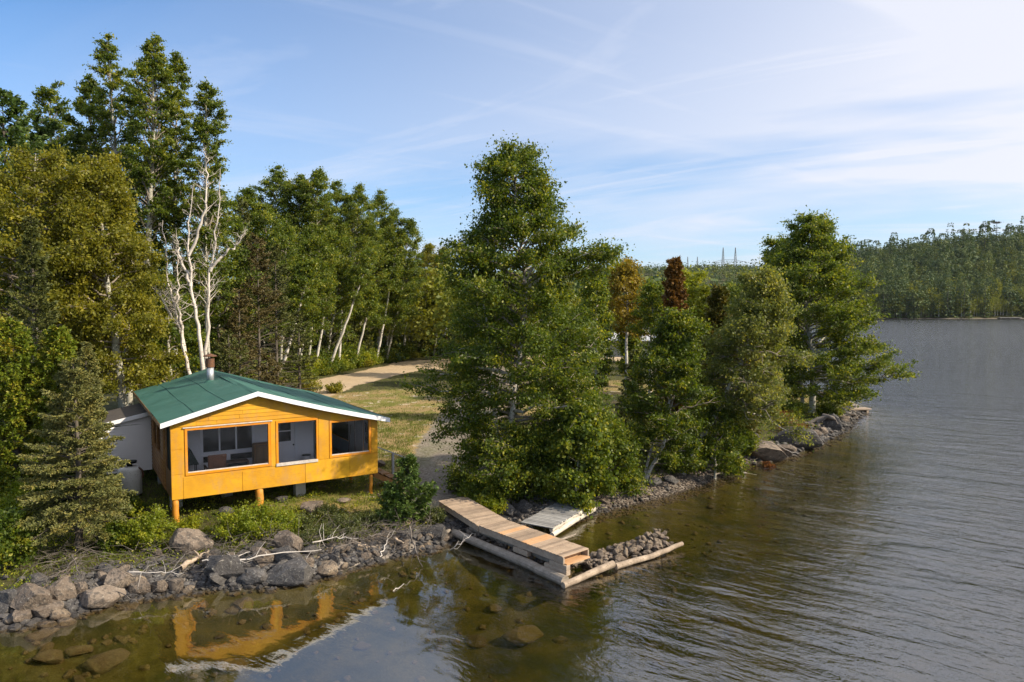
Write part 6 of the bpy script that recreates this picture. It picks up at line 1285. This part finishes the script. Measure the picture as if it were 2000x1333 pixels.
# shrubs along the road edge under the aspens
rb = [bush('bush', 'yellow green bush in the thicket along the dirt road', (0, 0, -50), 1.9, 1.7, M[m_], 5200, 340 + i, lsize=.16, ncl=34, group='bushes along the dirt road') for i, m_ in enumerate(('leaf_aspen', 'leaf_gold', 'leaf_bright', 'leaf_birch'))]
rg_ = random.Random(9); used = [False] * 4
for i in range(78):
    t = i / 77; px = 470 + 375 * t + rg_.uniform(-6, 6); by = YE(px) - (3 if i % 2 else 9) + rg_.uniform(-2, 1); k = rg_.choice([0, 0, 1, 2, 3]); x, y, z = ground_at(px, by); sc = rg_.uniform(.5, .95) * (.8 if i % 2 else 1.7)
    if not used[k]: used[k] = True; o = rb[k]; o.location = (x, y, z); o.scale = (sc,) * 3
    else: o = copy_tree(rb[k], (x, y, z), rg_.uniform(0, 6), sc)
for i, (px, by, w_, h_) in enumerate([(600, 770, 60, 40), (655, 768, 40, 26)]): bush_px('bush', ['yellowish bush at the near edge of the road behind the roof', 'small yellowish bush beside the pale boulder near the roof'][i], px, by, w_, h_, 'leaf_gold', 3000, 350 + i, lsize=.12)
rock_px('rock', 588, 760, 30, 20, 'pale boulder at the road edge behind the roof'); rock_px('rock', 560, 758, 36, 22, 'grey boulder at the road edge nearest the ridge')
# bushes below the big birch and along the bank
for i, (cx, by, w_, h_, mt, lab) in enumerate([(935, 985, 90, 60, 'leaf_birch', 'dark bush on the bank between the drive and the dock'), (985, 985, 90, 90, 'leaf_birch', 'dense dark bush at the foot of the big birch'), (905, 960, 60, 40, 'shrub_dark', 'low dark bush at the edge of the gravel drive'), (960, 1000, 50, 30, 'leaf_bright', 'light green weeds beside the shore end of the dock'), (1095, 985, 70, 50, 'leaf_bright', 'yellow green shrub growing over the grey dock section'),
        (1390, 905, 80, 60, 'leaf_birch', 'green bush behind the rusty fern'), (1150, 965, 90, 60, 'leaf_birch', 'dark bush behind the grey dock section'), (1455, 890, 60, 50, 'leaf_birch', 'dark bush between the shore boulders'), (1215, 950, 80, 60, 'leaf_shade', 'dark bush above the left end of the cobble beach'), (1330, 925, 90, 50, 'leaf_birch', 'dark bush above the middle of the cobble beach'), (1620, 812, 50, 26, 'leaf_aspen', 'low green bush on the point right of the poplar trunk'), (1545, 815, 70, 34, 'leaf_aspen', 'green bush left of the poplar trunk')]):
    bush_px('bush', lab, cx, by, w_, h_, mt, 7000, 360 + i, lsize=.11)
for i, (cx, by, w_, h_, lab) in enumerate([(1404, 890, 40, 34, 'rust brown dead fern hanging above the beach'), (1548, 845, 60, 26, 'orange bracken on the bank behind the whale backed boulder'), (1520, 822, 60, 30, 'rusty shrub under the spreading poplar'), (1500, 918, 26, 16, 'small rusty twigs at the waterline below the mottled boulder'), (1340, 905, 24, 20, 'small rusty fern left of the larger one')]):
    bush_px('fern', lab, cx, by, w_, h_, 'rust_leaf', 2600, 380 + i, lsize=.09, cat='fern', asp=.35, up=.1)
def scatter_pts(n, seed, xr, yr, cond):
    rg = np.random.default_rng(seed); P = np.column_stack([rg.uniform(*xr, n), rg.uniform(*yr, n)]); d = sdf(P); r, g_, l_ = masks(P, d); k = cond(P, d, r, g_, l_); P = P[k]; return np.column_stack([P, height(P)]), rg
def blades(name, label, P, rg, per, hgt, wid, mat, spread=.12):
    n = len(P) * per; b = np.repeat(P, per, 0) + rg.normal(size=(n, 3)) * np.array([spread, spread, 0]); h_ = hgt * rg.uniform(.5, 1.3, n)[:, None]; a = rg.uniform(0, 6.283, n); s_ = np.stack([np.cos(a), np.sin(a), np.zeros(n)], 1); ln = unit(rg.normal(size=(n, 3)) * np.array([1, 1, 0])) * .45
    V = np.stack([b - s_ * wid, b + s_ * wid, b + s_ * wid * .6 + (np.array([0, 0, 1]) + ln * .4) * h_ * .6, b + (np.array([0, 0, 1]) + ln) * h_], 1).reshape(-1, 3)
    o = npmesh(name, V, np.arange(n * 4).reshape(-1, 4), mat, rnd=np.clip(np.repeat(rg.random(len(P)), per) * .6 + rg.random(n) * .4, 0, 1)); tag(o, label, 'grass', kind='stuff')
P, rg1 = scatter_pts(26000, 5, (-18, 8), (18, 48), lambda P, d, r, g_, l_: (d > 1.2) & (g_ < .3) & (r < .3) & ((wob(P[:, 0], P[:, 1], 1.6, 2) > -.35) | (d > 9)))
blades('grass', 'rough grass and weeds around the cabin and the dock', P, rg1, 5, .11, .008, M['grass_blade'])
P, rg1 = scatter_pts(15000, 6, (-20, 30), (46, 74), lambda P, d, r, g_, l_: (d > 1.5) & (g_ < .3) & (r < .3))
blades('lawn_grass', 'short yellowish grass on the clearing by the road', P, rg1, 3, .08, .016, M['grass_blade'], .2)
def weeds():
    P, rg = scatter_pts(2600, 7, (-17, 0), (19, 33), lambda P, d, r, g_, l_: (d > .9) & (d < 8) & (g_ < .2) & (wob(P[:, 0], P[:, 1], 1.3, 1) > -.3))
    n = len(P) * 11; i = np.repeat(np.arange(len(P)), 11); c = P[i] + rg.normal(size=(n, 3)) * np.array([.13, .13, .06]); c[:, 2] = P[i, 2] + np.abs(c[:, 2] - P[i, 2]) + rg.random(len(P))[i] * .22
    o = npmesh('undergrowth', leaf_quads(c, .07, rg, .6, .5), np.arange(n * 4).reshape(-1, 4), M['leaf_bright'], rnd=np.clip(rg.random(len(P))[i] * .7 + rg.random(n) * .3, 0, 1)); tag(o, 'leafy weeds under and in front of the cabin', 'weeds', kind='stuff')
    P, rg = scatter_pts(9000, 8, (-4, 34), (27, 62), lambda P, d, r, g_, l_: (d > .9) & (d < 9) & (g_ < .2) & (P[:, 0] > 1.0))
    n = len(P) * 9; i = np.repeat(np.arange(len(P)), 9); c = P[i] + rg.normal(size=(n, 3)) * np.array([.2, .2, .05]); c[:, 2] = P[i, 2] + np.abs(c[:, 2] - P[i, 2]) + rg.random(len(P))[i] * .45
    o = npmesh('bank_undergrowth', leaf_quads(c, .10, rg, .6, .5), np.arange(n * 4).reshape(-1, 4), M['leaf_birch'], rnd=np.clip(rg.random(len(P))[i] * .7 + rg.random(n) * .3, 0, 1)); tag(o, 'leafy undergrowth on the bank below the shoreline trees', 'weeds', kind='stuff')
weeds()
US = conifer('spruce_tree', 'small dark spruce in the shade under the aspens', (0, 0, -60), 4.2, 1.3, M['needle_dark'], BD, 390, r0=.07, cb=.03, step=.3, nper=6, twig=10, nsz=.2, need=9, group='small spruces under the aspens')
for i in range(26):
    px = 475 + 14.2 * i + rg_.uniform(-5, 5); d = DE(px) + rg_.uniform(3, 9); q = place(px, d); sc = rg_.uniform(.6, 1.3)
    if i == 0: US.location = tuple(q); US.scale = (sc,) * 3
    else: copy_tree(US, q, rg_.uniform(0, 6), sc)
# ------------------------------------------------------------------ driftwood and brush
def branch_px(label, pts, r0, mat, seed, lift=.28, twigs=8, name='driftwood_branch', cat='branch', z=None, tl=.5):
    rg = np.random.default_rng(seed); P = []
    for i, (x, y) in enumerate(pts):
        g_ = ground_at(x, y)
        if z is not None: q = at_z(x, y, z[i]); P.append(q)
        else: q = at_z(x, y, g_[2] + lift); P.append(q)
    P = np.array(P); b = P[0].copy(); Q = resample(P - b, 12); Q[1:-1] += rg.normal(size=(10, 3)) * .025; segs = [(Q, r0 * (1 - .7 * np.linspace(0, 1, 12)))]
    for _ in range(twigs):
        f = rg.uniform(.15, .95); q = np.array([np.interp(f, np.linspace(0, 1, 12), Q[:, j]) for j in range(3)]); d = unit(rg.normal(size=3) + np.array([0, -.2, .5]) + unit(Q[-1] - Q[0]) * .8); l = tl * rg.uniform(.4, 1.3); e = q + d * l; m_ = (q + e) / 2 + rg.normal(size=3) * .05
        segs.append((np.array([q, m_, e]), np.array([r0 * .35, r0 * .25, .003])))
    V, Fc = tube_np(segs, 7); o = npmesh(name, V, Fc, M[mat], smooth=True, loc=b); tag(o, label, cat); return o
for i, a in enumerate([('long bleached stick lying across the rocks below the pointed boulder', [(430, 1098), (500, 1088), (560, 1080), (628, 1074)], .030, 'bleached', .34, 5), ('bleached stick with side twigs left of the long one', [(395, 1096), (450, 1092), (488, 1078)], .022, 'bleached', .36, 6),
        ('slanting stick reaching from the left boulders into the water', [(186, 1140), (225, 1156), (270, 1178)], .028, 'bark_twig', .2, 1), ('thick brown driftwood log leaning on the slab boulder', [(352, 1110), (380, 1090), (408, 1076)], .10, 'logw', .2, 2),
        ('pale forked branch in the brush at the left of the rock bank', [(252, 1118), (310, 1118), (360, 1119)], .020, 'bleached', .3, 9), ('dark bowed branch drooping from the bank into the water', [(800, 1028), (806, 1060), (812, 1085), (826, 1108)], .035, 'bark_twig', .25, 4),
        ('pale stick standing out of the right part of the rock bank', [(742, 1088), (752, 1066), (762, 1040)], .020, 'bleached', .3, 3), ('twiggy dead branch fanning over the middle of the rock bank', [(655, 1072), (690, 1060), (735, 1068)], .028, 'bark_twig', .35, 14),
        ('dead branch with fine twigs above the rock bank', [(720, 1045), (760, 1040), (810, 1042)], .026, 'bark_twig', .35, 12), ('grey dead branch between the pointed boulder and the pale stick', [(610, 1060), (650, 1050), (700, 1052)], .024, 'bleached', .35, 12),
        ('short sawn log lying in the rock bank', [(700, 1064), (735, 1070)], .07, 'logw', .18, 0), ('second short log end among the stones of the rock bank', [(770, 1052), (790, 1062)], .06, 'logw', .18, 0),
        ('dead spruce branch hanging below the nearest spruce', [(150, 1090), (120, 1120), (70, 1130)], .024, 'bark_twig', .3, 16), ('second dead spruce branch under the nearest spruce', [(140, 1085), (155, 1120), (165, 1140)], .022, 'bark_twig', .3, 14),
        ('white fallen birch branch reaching from the beach into the water', [(1368, 898), (1395, 908), (1430, 918), (1478, 928)], .050, 'bleached', .16, 3), ('thin arching branch over the beach stones', [(1440, 925), (1455, 905), (1480, 895)], .018, 'bark_twig', .3, 3),
        ('pale stick leaning on the big smooth boulder', [(1518, 868), (1540, 882), (1560, 886)], .022, 'bleached', .35, 1), ('small log lying beside the shore end of the dock', [(872, 1040), (900, 1036)], .08, 'logd', .12, 0)]):
    branch_px(a[0], a[1], a[2], a[3], 400 + i, lift=a[4], twigs=a[5])
branch_px('thin forked stick sticking up out of the water left of the dock', [(878, 1076), (900, 1060), (925, 1042)], .020, 'bleached', 430, z=[-.05, .25, .5], twigs=6, tl=.35)
branch_px('small pale stick floating off the rock bank', [(768, 1155), (788, 1142)], .018, 'bleached', 431, z=[.01, .03], twigs=0)
branch_px('thin dark stick floating in the open water by the floating pale one', [(790, 1143), (812, 1128), (826, 1112)], .012, 'bark_twig', 432, z=[.02, .01, .02], twigs=0)
def root():
    x, y, z = ground_at(1600, 832); T = tag(empty('driftwood_root', (x, y, z)), 'twisted grey driftwood root at the foot of the poplar', 'driftwood'); rg = np.random.default_rng(7); s = y / F
    for k, pts in enumerate([[(-26, 4), (-14, 12), (0, 16), (14, 24)], [(-10, 0), (-10, 8), (-2, 15), (6, 22)], [(6, 20), (16, 20), (26, 14), (30, 6)], [(-26, 6), (-36, 9)]]):
        P = np.array([(a * s, rg.normal() * .15 - .3, max(b_, 0) * s) for a, b_ in pts]); Q = resample(P, 9); V, Fc = tube_np([(Q, np.linspace(.17, .07, 9) if k < 3 else np.linspace(.09, .04, 9))], 9); V += rg.normal(size=V.shape) * .015; npmesh('root_arm', V, Fc, M['bark_twig'], T, smooth=True)
root()
def brush():
    rg = np.random.default_rng(15); segs = []
    for cx, cy, sx, sy, n in [(350, 1105, 60, 14, 150), (450, 1092, 60, 14, 110), (600, 1070, 50, 12, 90), (680, 1060, 60, 12, 150), (770, 1045, 50, 12, 110), (130, 1105, 40, 16, 110), (520, 1070, 40, 10, 50)]:
        for _ in range(n):
            x, y = cx + rg.normal() * sx, cy + rg.normal() * sy; X, Y, Z = ground_at(x, y)
            if sdf([(X, Y)])[0] < .1: continue
            p = np.array([X, Y, Z + rg.uniform(.05, .45)]); d = unit(rg.normal(size=3) * np.array([1, .8, .35]) + np.array([.5, 0, 0])); l = rg.uniform(.3, 1.1); m_ = p + d * l * .5 + rg.normal(size=3) * .06
            segs.append((np.array([p, m_, p + d * l]), np.array([.008, .006, .002])))
            e = m_ + unit(d + rg.normal(size=3) * .6) * l * .4; segs.append((np.array([m_, e]), np.array([.004, .002])))
    V, Fc = tube_np(segs, 4); o = npmesh('brushwood', V, Fc, M['bark_twig'], smooth=True); tag(o, 'tangle of grey dead twigs lying over the rock bank', 'brushwood', kind='stuff')
brush()

# ------------------------------------------------------------------ the air over the lake
def haze():
    m = bpy.data.materials.new('haze_air'); m.use_nodes = True; N = m.node_tree.nodes; L = m.node_tree.links; N.clear()
    out = N.new('ShaderNodeOutputMaterial'); v = N.new('ShaderNodeVolumePrincipled'); v.inputs['Color'].default_value = (.82, .89, 1, 1); v.inputs['Density'].default_value = .00003
    v.inputs['Anisotropy'].default_value = .2; L.new(v.outputs[0], out.inputs['Volume'])
    b = MB(); b.box(-1520, 2220, -420, 3520, -11, 150); tag(b.build('haze', m), kind='stuff')
haze()
